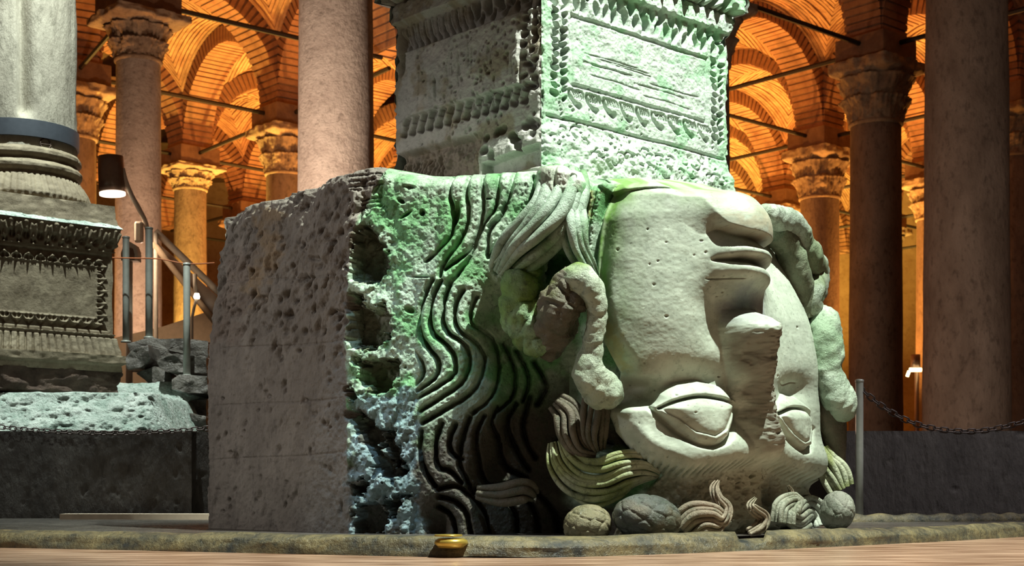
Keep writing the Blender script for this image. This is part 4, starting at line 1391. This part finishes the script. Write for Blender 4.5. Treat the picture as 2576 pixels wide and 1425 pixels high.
cbF = np.stack([np.interp(np.linspace(0, len(cb) - 1, 90), range(len(cb)), cbS[:, i]) for i in (0, 1)], -1)
lathe('column_base', cbF, (*LC, 0), M['lped'], LCOL, 220, True, lambda R, Zz, th: R + 0.010 * np.sin(th * 64) * ((Zz > 2.25) & (Zz < 2.40)) * (R > .2) + 0.006 * fbm(th * 8, Zz * 40, 3, 3) * (R > .2))
prof = [(0.392, 2.598)] + [(0.392 - 0.010 * (z - 2.6), z) for z in np.linspace(2.61, 7.0, 120)]
lathe('shaft', prof, (*LC, 0), M['lshaft'], LCOL, 120, True, lambda R, Zz, th: R + 0.012 * fbm(th * 3, Zz * 2, 13, 4) + 0.008 * fbm(th * 22, Zz * 7, 14, 3)
      - (0.10 * sstep(-0.02, 0.02, th - 5.02 + 0.05 * (Zz - 2.8)) * (1 - sstep(0.06, 0.34, th - 5.02 + 0.05 * (Zz - 2.8)))) * sstep(2.78, 2.86, Zz))
lathe('metal_band', [(0.388, 2.66), (0.409, 2.660), (0.410, 2.70), (0.409, 2.778), (0.384, 2.778)], (*LC, 0), M['ring'], LCOL, 90).modifiers.new('split', 'EDGE_SPLIT').split_angle = 0.5
# circular mason's mark cut in the collar
for k, (px_, py_, rr) in enumerate([(168, 395, 13), (168, 395, 5)]):
    ang = np.linspace(0, 2 * math.pi, 24)
    thc = -0.80
    P_ = [(LC[0] + 0.395 * math.cos(thc + rr * 0.0075 * math.cos(a)), LC[1] + 0.395 * math.sin(thc + rr * 0.0075 * math.cos(a)), 2.622 + rr * 0.0028 * (math.sin(a))) for a in ang]
    if k == 0:
        tube('mason_mark', P_, 0.0055, M['slab'], LCOL, 6)
        tube('mason_mark', np.array([P_[0], P_[12]]), 0.005, M['slab'], LCOL, 6)


def rough_block(name, outline, D0, D1, mat, parent=None, amp=0.03, seed=0, sub=7, bev=0.25):
    """irregular stone: front outline in picture coordinates at depth D0, thickness to D1"""
    Pn = np.array(outline, float)
    per = np.r_[Pn, Pn[:1]]
    seg_ = np.linalg.norm(np.diff(per, axis=0), axis=1)
    cum = np.r_[0, np.cumsum(seg_)]
    m_ = max(40, int(cum[-1] / sub))
    s_ = np.linspace(0, cum[-1], m_, endpoint=False)
    O = np.stack([np.interp(s_, cum, per[:, 0]), np.interp(s_, cum, per[:, 1])], -1)
    ctr_ = O.mean(0)
    rows = []
    for k in (0.0, 0.25, 0.5, 0.75, 0.93, 1.0):
        rows.append(np.array([at(*(ctr_ + (p - ctr_) * k), D0) for p in O]) + np.array([0, -0.02 * (1 - k), 0]) * 0)
    base = rows[-1]
    n2 = 8
    for k in range(1, n2 + 1):
        r = base.copy()
        r[:, 1] = D0 + (D1 - D0) * k / n2
        rows.append(r)
    c3 = base.mean(0)
    c3[1] = D1
    r = base.copy() * 0.05 + c3 * 0.95
    rows.append(r)
    V_ = np.stack(rows)
    fr_ = V_[:6]
    fr_[..., 1] += amp * 2 * (fbm(fr_[..., 0] * 11, fr_[..., 2] * 11, seed, 4))
    V_[5:, :, 0] += amp * fbm(V_[5:, :, 1] * 7 + V_[5:, :, 0] * 3, V_[5:, :, 2] * 7, seed + 2, 3)
    V_[5:, :, 2] += amp * fbm(V_[5:, :, 1] * 7, V_[5:, :, 0] * 7, seed + 4, 3)
    V_[5, :, 1] += 0.2 * amp
    o = link(name, quad_mesh(name, V_.reshape(-1, 3), grid_quads(len(V_), m_, True)[:, ::-1], True), mat, parent)
    es = o.modifiers.new('split', 'EDGE_SPLIT')
    es.split_angle = math.radians(48)
    return o


def dense_stone(name, x0, x1, y0, y1, ztop, mat, seed, amp):
    """big pitted boulder under the pedestal: front face and top as one lumpy sheet, closed at sides"""
    nx, nf, ntp = 200, 90, 50
    x = np.linspace(x0, x1, nx)
    rows = []
    for k in range(nf):
        t_ = k / (nf - 1)
        rows.append(np.stack([x, np.full(nx, y0 + 0.30 * max(0.0, (t_ - 0.55) / 0.45)), t_ * ztop(x, y0)], -1))
    for k in range(1, ntp):
        yy = y0 + 0.30 + (y1 - y0 - 0.30) * k / (ntp - 1)
        rows.append(np.stack([x, np.full(nx, yy), ztop(x, yy)], -1))
    V_ = np.stack(rows)
    n_ = fbm(V_[..., 0] * 7, V_[..., 2] * 9 + V_[..., 1] * 6, seed, 4)
    p_ = np.clip(fbm(V_[..., 0] * 26, V_[..., 2] * 30 + V_[..., 1] * 20, seed + 3, 2) - 0.18, 0, 1)
    off = amp * n_ - 0.10 * p_
    V_[:nf, :, 1] -= off[:nf]
    V_[nf:, :, 2] += off[nf:] * 0.5
    # close the right side downwards
    last = V_[:, -1:, :].copy()
    last[..., 0] += 0.05
    last[..., 2] = 0.0
    last[..., 1] += 0.1
    V_ = np.concatenate([V_, last], 1)
    n2 = V_.shape[1]
    return link(name, quad_mesh(name, V_.reshape(-1, 3), grid_quads(len(V_), n2), True), mat)


def bz(x, y):
    right = at(410, 0, 10.0)[0]
    z_ = 0.850 + 0.175 * sstep(11.06, 11.12, np.asarray(y, float)) + 0 * x
    return z_ - np.clip((x - right) / 0.22, 0, 1.2) * 0.45


bs = dense_stone('base_boulder', -5.2, at(470, 0, 9.8)[0], 9.42, 11.25, bz, M['base_stone'], 51, 0.03)
tag(bs, 'bright green-white pitted stone block under the left pedestal', 'stone block')

RUB = [([(318, 866), (372, 852), (460, 850), (520, 856), (520, 905), (452, 900), (430, 915), (388, 905), (330, 912)], 11.6, 12.1, 'flat dark slab at the top of the rubble under the handrail posts'),
       ([(310, 905), (330, 880), (372, 868), (378, 905), (350, 925), (318, 930)], 11.2, 11.6, 'tilted dark stone next to the pedestal corner in the rubble'),
       ([(392, 905), (432, 893), (520, 896), (520, 940), (430, 938), (398, 925)], 11.0, 11.5, 'long dark stone in the middle of the rubble'),
       ([(432, 955), (450, 945), (520, 950), (520, 992), (470, 990), (432, 980)], 10.7, 11.2, 'squared stone carrying the front steel post'),
       ([(345, 940), (392, 920), (430, 945), (462, 1010), (520, 1080), (440, 1085), (410, 1000), (370, 960)], 11.3, 11.7, 'dark slanting stone running down behind the bright block'),
       ([(465, 1012), (500, 1005), (520, 1005), (520, 1050), (492, 1045)], 10.9, 11.3, 'small pale stone low in the rubble beside the head'),
       ([(380, 935), (520, 940), (520, 1288), (420, 1288)], 11.8, 12.3, 'shadowed rear stone of the rubble heap'),
       ([(478, 1040), (520, 1048), (520, 1095), (498, 1092)], 10.6, 10.85, 'lowest stone of the rubble beside the wall')]
for i, (pl, d0, d1, lb) in enumerate(RUB):
    tag(rough_block('rubble_stone', pl, d0, d1, M['rubble'], None, 0.02, 300 + i, 5), lb, 'stone', 'rubble beside the left pedestal')

# ------------------------------------------------------------------ hall of columns and brick vaults behind
SPRING = 8.45
CEIL = empty('ceiling', (0, 35, SPRING))
CEIL['kind'] = 'structure'


def capital_mesh(name, c, r, z0, z1, hw, rz, mat, parent, n=48, m_=112):
    """leafy bell with two tiers of leaves and a square slab on top"""
    v = np.linspace(0, 1, n)[:, None]
    th = np.linspace(0, 2 * math.pi, m_, endpoint=False)[None, :]
    sq = 1 / np.maximum(np.abs(np.cos(th - rz)), np.abs(np.sin(th - rz)))
    bell = r * (1.02 + 0.10 * v + 0.22 * v ** 3) + 0 * th
    for (a, b, ph, am) in ((0.03, 0.40, 0, 0.30), (0.34, 0.74, math.pi / 8, 0.36)):
        t_ = np.clip((v - a) / (b - a), 0, 1)
        on = ((v > a) & (v < b))
        leaf = np.clip(np.abs(np.cos((th - rz - ph) * 4)), 0, 1)
        bell = bell + on * r * am * t_ ** 1.4 * (0.10 + 0.90 * leaf ** 0.6) + on * 0.03 * r * np.cos((th - rz) * 40)
    top = sstep(0.72, 0.86, v)
    bell = bell * (1 - top) + top * (hw * (0.90 + 0.10 * sq ** 1.0) * sq ** 0.75)
    bell = bell + r * 0.16 * fbm(th * 7 + 0 * v, v * 9 + 0 * th, 55, 3)
    V_ = np.stack([c[0] + bell * np.cos(th), c[1] + bell * np.sin(th), z0 + (z1 - z0) * v + 0 * th], -1).reshape(-1, 3)
    return link(name, quad_mesh(name, V_, grid_quads(n, m_, True), True), mat, parent)


GRZ = math.radians(41)


def hall_column(c, r, label, zs=7.0, mat='brown_column', base=0.0, cap=True, group=None, coarse=False):
    e = tag(empty('hall_column', (c[0], c[1], base)), label, 'column', group)
    prof_ = [(r * 1.10, base), (r * 1.10, base + 0.06)] + [(r * (1.06 - 0.10 * k / 40), base + 0.08 + (zs - base - 0.08) * k / 40) for k in range(41)]
    seed = int(c[0] * 13) % 97
    lathe('shaft', prof_, (c[0], c[1], 0), M[mat], e, 24 if coarse else 64, True, lambda R, Zz, th: R + r * 0.02 * fbm(th * 2, Zz * 2, seed + 3, 4))
    if cap:
        lathe('neck_ring', [(r * .94, zs - .02), (r * 1.04, zs), (r * 1.05, zs + .05), (r * .95, zs + .07)], (c[0], c[1], 0), M['capital'], e, 48)
        capital_mesh('capital', c, r, zs + 0.05, 8.0, 0.66, GRZ, M['capital'], e, *((22, 48) if coarse else (48, 112)))
        box('impost_block', (c[0], c[1], (8.0 + SPRING) / 2), (1.05, 1.05, SPRING - 8.0), M['mortar'], e, GRZ, 0.02)
    return e


def bay(P00, P10, P11, P01, seed):
    """groin vault over four points, brick courses stepping in and out"""
    P00, P10, P11, P01 = map(np.array, (P00, P10, P11, P01))
    S = 0.25 * (np.linalg.norm(P10 - P00) + np.linalg.norm(P11 - P10) + np.linalg.norm(P01 - P11) + np.linalg.norm(P00 - P01))
    R_ = S / 2
    nC, nA = 26, 14
    rng = np.random.default_rng(seed)
    VV, QQ, off = [], [], 0
    for web in range(4):
        x0s = np.linspace(0.0, R_, nC + 1)
        rows = []
        for k in range(nC):
            a, b = x0s[k], x0s[k + 1]
            j = (b - a) * 0.28
            jit = rng.normal(0, 0.010)
            pr = 0.030 + jit + rng.normal(0, 0.007, nA + 1)
            for xx, o_ in ((a, 0.0), (a + j, 0.0), (a + j, pr), (b, pr)):
                yy = np.linspace(-xx, xx, nA + 1)
                h = np.sqrt(np.maximum(R_ * R_ - yy * yy, 0.0)) - o_
                rows.append(np.stack([np.full(nA + 1, xx), yy, h], -1))
        G_ = np.stack(rows)
        a_ = G_[..., 0] / S
        b_ = G_[..., 1] / S
        if web == 1: a_, b_ = -a_, -b_
        if web == 2: a_, b_ = -b_, a_
        if web == 3: a_, b_ = b_, -a_
        a_, b_ = a_ + 0.5, b_ + 0.5
        p = ((1 - a_) * (1 - b_))[..., None] * P00 + (a_ * (1 - b_))[..., None] * P10 + (a_ * b_)[..., None] * P11 + ((1 - a_) * b_)[..., None] * P01
        V_ = np.concatenate([p, (SPRING + G_[..., 2])[..., None]], -1)
        VV.append(V_.reshape(-1, 3))
        QQ.append(grid_quads(len(rows), nA + 1) + off)
        off += VV[-1].shape[0]
    o = link('vault', quad_mesh('vault', np.vstack(VV), np.vstack(QQ), False), M['brick'], CEIL)
    o['kind'] = 'stuff'
    return o


def arch(A, B, fine):
    """brick arch between two columns: band of mortar with a ring of separate bricks"""
    A, B = np.array(A), np.array(B)
    L_ = np.linalg.norm(B - A)
    t_ = (B - A) / L_
    n_ = np.array([t_[1], -t_[0]])
    mid = (A + B) / 2
    R_ = L_ / 2 - 0.40
    w = 0.36
    nS = 40
    VV = []
    for k in range(nS + 1):
        a = math.pi * k / nS
        for (rr, s_) in ((R_ + 0.02, -w), (R_ + 0.02, w), (R_ + 0.42, w * .98), (R_ + 0.42, -w * .98)):
            q = mid + t_ * (rr * math.cos(a)) + n_ * s_
            VV.append((q[0], q[1], SPRING + rr * math.sin(a)))
    o = link('arch', quad_mesh('arch', np.array(VV), grid_quads(nS + 1, 4, True), False), M['mortar'], CEIL)
    nb = 46
    da = math.pi / nb
    th_ = 0.5 * (R_) * da * 0.74
    Vb, Fb = box_vf((0, 0, 0), (0.40, 2 * w + 0.05, 2 * th_))
    if fine:
        me = mesh('brick', Vb, Fb)
        me.materials.append(M['voussoir'])
        ang = math.atan2(t_[1], t_[0])
        for k in range(nb):
            a = (k + 0.5) * da
            rr = R_ + 0.20 + random.uniform(-0.012, 0.012)
            q = mid + t_ * (rr * math.cos(a))
            b_ = bpy.data.objects.new('brick', me)
            COL.objects.link(b_)
            b_.parent = o
            b_.matrix_parent_inverse = Matrix.Identity(4)
            b_.matrix_local = Matrix.Translation((q[0], q[1], SPRING + rr * math.sin(a))) @ Matrix.Rotation(ang, 4, 'Z') @ Matrix.Rotation(-a, 4, 'Y')
            b_.parent = o
    else:
        VV, FF = [], []
        ang = math.atan2(t_[1], t_[0])
        for k in range(nb):
            a = (k + 0.5) * da
            rr = R_ + 0.20 + random.uniform(-0.012, 0.012)
            q = mid + t_ * (rr * math.cos(a))
            Mx = Matrix.Translation((q[0], q[1], SPRING + rr * math.sin(a))) @ Matrix.Rotation(ang, 4, 'Z') @ Matrix.Rotation(-a, 4, 'Y')
            FF += [tuple(i + len(VV) for i in f) for f in Fb]
            VV += [tuple(Mx @ Vector(v)) for v in Vb]
        ob = link('bricks', mesh('bricks', VV, FF), M['voussoir'], o)
        ob['kind'] = 'stuff'
    # iron tie rod at the springing
    P0, P1 = (*(A + t_ * 0.45), SPRING - 0.16), (*(B - t_ * 0.45), SPRING - 0.16)
    V_, Q_, T_ = tube_vf(np.linspace(P0, P1, 3), 0.045, 6)
    link('tie_rod', mesh('tie_rod', V_, [tuple(q) for q in Q_] + [tuple(q) for q in T_]), M['iron'], CEIL)


link('roof_slab', mesh('roof_slab', [(-40, 12, 11.6), (40, 12, 11.6), (40, 70, 11.6), (-40, 70, 11.6)], [(3, 2, 1, 0)]), M['mortar'], CEIL)
U_, V_u = np.array((3.6, 3.17)), np.array((-3.17, 3.6))
LPT = {(0, 0): (-4.95, 31.0), (-1, 0): (-8.55, 27.8), (-1, -1): (-6.2, 23.6), (0, -1): (-2.1, 27.0), (0, 1): (-7.85, 34.7), (1, 0): (-1.5, 34.2), (1, 1): (-4.6, 37.8), (-1, 1): (-11.6, 31.4),
       (0, 2): (-11.0, 38.3), (1, 2): (-7.7, 41.4), (2, 1): (-1.2, 41.0), (2, 2): (-4.3, 44.6), (1, 3): (-11.0, 45.0), (2, 3): (-7.5, 48.2)}
D0_ = np.array((6.7, 26.2))
RPT = {(a, b): tuple(D0_ + a * U_ + b * V_u) for a in range(-1, 5) for b in range(-1, 5)}
left_bays = [(-1, -1), (-1, 0), (0, 0), (0, -1), (0, 1), (1, 1), (1, 0), (1, 2), (-1, 1)]
right_bays = [(0, 0), (-1, 0), (0, -1), (0, 1), (1, 0), (1, 1), (0, 2), (1, 2), (2, 1), (2, 2), (1, 3), (2, 3), (3, 2), (3, 3), (2, 0), (3, 1)]
seen = set()
FINE = {('L', (-1, 0), (0, 0)), ('L', (0, 0), (0, 1)), ('R', (0, 0), (0, 1)), ('R', (0, 1), (1, 1)), ('R', (1, 0), (1, 1)), ('L', (0, -1), (0, 0))}
sd_ = 500
for side, PT, bays in (('L', LPT, left_bays), ('R', RPT, right_bays)):
    for (a, b) in bays:
        cs = [(a, b), (a + 1, b), (a + 1, b + 1), (a, b + 1)]
        if not all(c in PT for c in cs): continue
        bay(*[PT[c] for c in cs], sd_)
        sd_ += 1
        for q in range(4):
            e = (side, *sorted((cs[q], cs[(q + 1) % 4])))
            if e in seen: continue
            seen.add(e)
            arch(PT[e[1]], PT[e[2]], e in FINE)

hall_column((-2.45, 19.8), 0.53, 'broad pale pinkish column just left of the carved pedestal', 7.0, 'pale_column', 0, False)
hall_column(RPT[(-1, -1)] if False else (6.2, 19.4), 0.56, 'broad dark brown column nearest the right edge', 7.0, 'brown_column', 0, False)
hall_column((-6.2, 23.6), 0.375, 'column with a leafy capital just right of the left pedestal', 7.25, 'pale_column')
hall_column(RPT[(0, 0)], 0.475, 'brown column with a leafy capital beside the broad right column', 6.86)
hall_column(RPT[(1, 1)], 0.46, 'dark column half hidden behind the brown column beside the carved head', 6.88)
hall_column(LPT[(0, 1)], 0.40, 'slim reddish column seen low between the left columns', 7.45)
hall_column(LPT[(0, 0)], 0.42, 'column mostly hidden behind the broad pale column', 7.0)
hall_column(LPT[(-1, 0)], 0.42, 'distant column half hidden by the left marble shaft', 7.0)
hall_column(RPT[(1, 0)], 0.46, 'distant column behind the right edge of the broad right column', 7.0)
hall_column(RPT[(2, 2)], 0.45, 'far column showing low beside the carved hair on the right', 7.0)
hall_column(RPT[(2, 1)], 0.45, 'far lit column in the gap between the two right columns', 7.0)
hall_column(LPT[(1, 2)], 0.42, 'farthest column behind the slim reddish one', 7.0)
hall_column(RPT[(3, 2)], 0.45, 'far column in the deep right of the hall', 7.0)
used = [(o.location.x, o.location.y) for o in COL.objects if o.name.startswith('hall_column')]
for PT, bays in ((LPT, left_bays), (RPT, right_bays)):
    for q in sorted({(a + i, b + j) for a, b in bays for i in (0, 1) for j in (0, 1)}):
        if q not in PT: continue
        c = PT[q]
        p_ = CX + c[0] / c[1] * F
        if min(math.hypot(c[0] - u[0], c[1] - u[1]) for u in used) < 1.0: continue
        if 1040 < p_ < 1790 or p_ < -60 or p_ > 2640:
            hall_column(c, 0.43, 'brown column in the deep hall hidden behind the carved pedestal and head', 7.0, group='hidden columns of the deep hall', coarse=True)
wf = link('wall_far', mesh('wall_far', [(-26, 53, 0), (26, 53, 0), (26, 53, 14), (-26, 53, 14)], [(0, 1, 2, 3)]), M['plaster'])
wf['kind'] = 'structure'
for nm, xx in (('wall_far_left', -26), ('wall_far_right', 26)):
    link(nm, mesh(nm, [(xx, 8, 0), (xx, 53, 0), (xx, 53, 14), (xx, 8, 14)], [(0, 1, 2, 3)]), M['plaster'])['kind'] = 'structure'


# ------------------------------------------------------------------ posts, chains, lamps, handrail
def post(px_, y0, y1, D, r, label, group=None, z0=None):
    zb = zat(y1, D) if z0 is None else z0
    zt = zat(y0, D)
    X_ = at(px_, 0, D)[0]
    e = tag(empty('steel_post', (X_, D, zb)), label, 'post', group)
    h = zt - zb
    lathe('tube', [(0.0, 0), (r, 0), (r, h * .5), (r, h - 0.02), (r * .98, h - 0.018)], (X_, D, zb), M['steel'], e, 20)
    lathe('cap', [(r * .98, h - 0.02), (r * 1.12, h - 0.016), (r * 1.12, h - 0.004), (r * .8, h), (0, h + .003)], (X_, D, zb), M['steel'], e, 20)
    lathe('base_collar', [(r, 0.0), (r * 1.5, 0.0), (r * 1.4, 0.012), (r, 0.016)], (X_, D, zb), M['steel'], e, 20)
    return e


post(2162, 955, 1300, 8.55, 0.0235, 'slim grey steel post holding the chain beside the right wall', z0=0.0)
post(2640, 955, 1300, 8.55, 0.0235, 'slim grey steel post at the outer end of the right chain', z0=0.0)
post(317, 595, 862, 11.8, 0.028, 'steel post standing nearest the left pedestal on the rubble', 'posts on the rubble')
post(375, 572, 852, 11.8, 0.030, 'tallest steel post on the rubble, middle one of three', 'posts on the rubble')
post(470, 662, 948, 10.9, 0.027, 'shorter front steel post on the squared rubble stone', 'posts on the rubble')


def link_mesh(Ln, W, r):
    n = 20
    P_ = []
    for k in range(n):
        a = 2 * math.pi * k / n
        P_.append((math.cos(a) * W + 0, 0, math.sin(a) * W + (Ln - W) * (1 if math.sin(a) >= 0 else -1)))
    P_ = np.array(P_)
    seg = 6
    T_ = np.roll(P_, -1, 0) - np.roll(P_, 1, 0)
    T_ /= np.linalg.norm(T_, axis=1)[:, None]
    Bn = np.array([0, 1.0, 0])
    V_ = []
    for i in range(n):
        s_ = np.cross(T_[i], Bn)
        for j in range(seg):
            a = 2 * math.pi * j / seg
            V_.append(P_[i] + r * (math.cos(a) * s_ + math.sin(a) * Bn))
    Fc = [(i * seg + j, i * seg + (j + 1) % seg, ((i + 1) % n) * seg + (j + 1) % seg, ((i + 1) % n) * seg + j) for i in range(n) for j in range(seg)]
    me = mesh('link', V_, Fc, True)
    me.materials.append(M['chain'])
    return me


def chain(pts, D, label, size):
    P_ = spline([at(x_, y_, D) for x_, y_ in pts], 300)
    cum = np.r_[0, np.cumsum(np.linalg.norm(np.diff(P_, axis=0), axis=1))]
    n = int(cum[-1] / (size * 1.5))
    e = tag(empty('chain', tuple(P_[0])), label, 'chain')
    me = link_mesh(size, size * 0.58, size * 0.17)
    for k in range(n):
        s_ = (k + .5) / n * cum[-1]
        p = np.array([np.interp(s_, cum, P_[:, i]) for i in range(3)])
        q = np.array([np.interp(s_ + .01, cum, P_[:, i]) for i in range(3)])
        dv = Vector(q - p).normalized()
        Mx = Matrix.Translation(p - P_[0]) @ dv.to_track_quat('Z', 'Y').to_matrix().to_4x4() @ Matrix.Rotation(math.radians(30 if k % 2 else 110), 4, 'Z')
        o = bpy.data.objects.new('link', me)
        COL.objects.link(o)
        o.parent = e
        o.matrix_local = Mx
    return e


chain([(2158, 972), (2215, 1020), (2290, 1062), (2370, 1082), (2450, 1086), (2530, 1074), (2620, 1050)], 8.55, 'dark chain sagging from the steel post in front of the right wall', 0.027)
chain([(-60, 1068), (60, 1081), (180, 1088), (300, 1090), (400, 1087), (480, 1082), (540, 1076)], 9.16, 'dark chain hanging across the bright block along the left wall', 0.024)

# hanging spotlight on a bent arm
LD = 12.6
sp_ = tag(empty('spotlight', tuple(at(283, 490, LD))), 'brown cylindrical spotlight with a glowing lens on a bent pale arm', 'lamp')
c0 = at(278, 395, LD)
c1 = at(283, 488, LD)
ax = (c1 - c0)
P_ = np.array([c0 + ax * t_ for t_ in (0, 0.001, 0.5, 0.86, 0.87, 1.0)])
tube('housing', P_, [0.105, 0.112, 0.115, 0.117, 0.108, 0.112], M['lamp_metal'], sp_, 36)
nrm_ = ax / np.linalg.norm(ax)
tube('lens', np.array([c1 - nrm_ * 0.01, c1 + nrm_ * 0.012]), [0.113, 0.112], M['glow'], sp_, 36)
tube('arm', spline([at(308, 425, LD), at(316, 455, LD), at(330, 490, LD), at(352, 530, LD), at(368, 568, LD), at(372, 620, LD), at(373, 900, LD), at(374, 1284, LD)], 60), 0.022, M['lamp_arm'], sp_, 12)
box('junction_box', tuple(at(350, 585, LD)), (0.075, 0.07, 0.19), M['lamp_arm'], sp_, 0, 0.02)
lamp('SPOT', 'spotlight_bulb', tuple(c1 + nrm_ * 0.03), 60, (1.0, 0.8, 0.58), tuple(c1 + ax * 3), 0.08, 110, 0.5)
# ramp parapet and sloping handrail behind the rubble
RD = 13.6
rp = tag(empty('ramp_parapet', tuple(at(420, 860, RD))), 'cream ramp parapet rising to the right behind the steel posts', 'parapet')
ol = [(290, 850), (410, 822), (535, 780), (600, 760), (600, 1280.5), (290, 1280.5)]
fr_ = [tuple(at(x_, y_, RD)) for x_, y_ in ol]
bk_ = [(p[0], p[1] + 0.25, p[2]) for p in fr_]
n = len(ol)
link('wall', mesh('wall', fr_ + bk_, [tuple(range(n))[::-1], tuple(range(n, 2 * n))] + [(i, (i + 1) % n, n + (i + 1) % n, n + i) for i in range(n)]), M['cream'], rp)
hr = tag(empty('handrail', tuple(at(390, 590, 12.9))), 'cream sloping handrail with a glass side panel behind the posts', 'handrail')
tube('rail', np.linspace(at(392, 583, 12.9), at(560, 745, 12.9), 8), 0.032, M['lamp_arm'], hr, 14)
g = [tuple(at(x_, y_, 12.95)) for x_, y_ in [(385, 600), (545, 745), (545, 815), (470, 715), (400, 632)]]
gm, gt, gb = nt('smoky_panel')
gb.inputs['Base Color'].default_value = (0.30, 0.22, 0.16, 1)
gb.inputs['Roughness'].default_value = 0.3
gn = N(gt, 'ShaderNodeTexNoise', Scale=3.0)
gr_ = N(gt, 'ShaderNodeValToRGB')
gr_.color_ramp.elements[0].color = (0.16, 0.10, 0.07, 1)
gr_.color_ramp.elements[1].color = (0.34, 0.26, 0.19, 1)
gt.links.new(gn.outputs[0], gr_.inputs[0])
gt.links.new(gr_.outputs[0], gb.inputs['Base Color'])
g2 = [(p[0], p[1] + 0.03, p[2]) for p in g]
link('panel', mesh('panel', g + g2, [(4, 3, 2, 1, 0), (5, 6, 7, 8, 9)] + [(i, (i + 1) % 5, 5 + (i + 1) % 5, 5 + i) for i in range(5)]), gm, hr)
tube('lower_rail', np.linspace(at(385, 612, 12.85), at(540, 810, 12.85), 6), 0.028, M['cream'], hr, 10)
tube('bracket', np.array([at(392, 586, 12.85), at(393, 1283, 12.85)]), 0.02, M['lamp_arm'], hr, 8)
tube('bracket', np.array([at(490, 690, 12.85), at(492, 740, 12.85)]), 0.02, M['lamp_arm'], hr, 8)
# small lamp on the rail
sl = tag(empty('small_lamp', tuple(at(494, 745, 12.7))), 'small glowing lamp head under the sloping handrail', 'lamp')
lathe('head', [(0, .02), (.02, .02), (.03, -.01), (.024, -.03), (0, -.032)], tuple(at(495, 744, 12.7)), M['glow'], sl, 16)
tube('stem', np.array([at(494, 752, 12.7), at(488, 775, 12.7), at(483, 800, 12.7), at(482, 1284, 12.7)]), 0.014, M['lamp_arm'], sl, 8)
# loudspeaker-like box beside the first post
bx_ = tag(empty('control_box', tuple(at(330, 655, 12.2))), 'small pale arched box with a dark opening next to the pedestal corner', 'box')
P5 = [(304, 656), (304, 636), (312, 616), (326, 608), (340, 616), (346, 632), (346, 656)]
f5 = [tuple(at(x_, y_, 12.2)) for x_, y_ in P5]
b5 = [(p[0], p[1] + .12, p[2]) for p in f5]
link('shell', mesh('shell', f5 + b5, [tuple(range(7)), tuple(range(13, 6, -1))] + [(i, 7 + i, 7 + (i + 1) % 7, (i + 1) % 7) for i in range(7)]), M['lamp_arm'], bx_)
tube('stand', np.array([at(325, 650, 12.26), at(325, 1286, 12.26)]), 0.03, M['lamp_arm'], bx_, 10)
P6 = [(312, 654), (312, 636), (322, 622), (334, 626), (338, 640), (338, 654)]
f6 = [tuple(at(x_, y_, 12.19)) for x_, y_ in P6]
b6 = [(p[0], p[1] + .02, p[2]) for p in f6]
link('opening', mesh('opening', f6 + b6, [tuple(range(6)), tuple(range(11, 5, -1))] + [(i, 6 + i, 6 + (i + 1) % 6, (i + 1) % 6) for i in range(6)]), M['lamp_metal'], bx_)
tag(tube('cable', spline([at(250, 648, 11.6), at(330, 650, 11.6), at(400, 652, 11.6), at(470, 664, 11.6), at(540, 662, 11.6)], 40), 0.006, M['wire'], None, 6), 'thin red and yellow cable strung between the steel posts', 'cable')
# lamp between the right columns
gl = tag(empty('spotlight', tuple(at(2300, 935, 30))), 'dark lamp with a bright yellow lens in the gap between the two right columns', 'lamp')
tube('housing', np.array([at(2303, 893, 30), at(2303, 925, 30)]), 0.10, M['lamp_metal'], gl, 16)
tube('lens', np.array([at(2288, 931, 29.9), at(2318, 931, 29.9)]), 0.045, M['glow2'], gl, 10)
tube('pole', np.array([at(2306, 925, 30), at(2306, 1253, 30)]), 0.05, M['lamp_metal'], gl, 8)
tube('bracket', np.array([at(2287, 934, 29.9), at(2282, 948, 29.9)]), 0.035, M['glow2'], gl, 8)
# offerings on the kerb
cn = tag(empty('brass_dish', tuple(at(1135, 1370, 5.14))), 'small yellow dish with a coin lid lying on the wet kerb', 'dish')
cpos = at(1135, 1368, 5.14)
lathe('bowl', [(0, -.018), (.045, -.016), (.062, 0.0), (.058, .012), (.045, .018), (0, .018)], tuple(cpos), M['coin'], cn, 28)
lathe('coin', [(0, .026), (.05, .026), (.052, .029), (.05, .032), (0, .032)], tuple(cpos + np.array([-.01, 0, 0])), M['coin'], cn, 28)
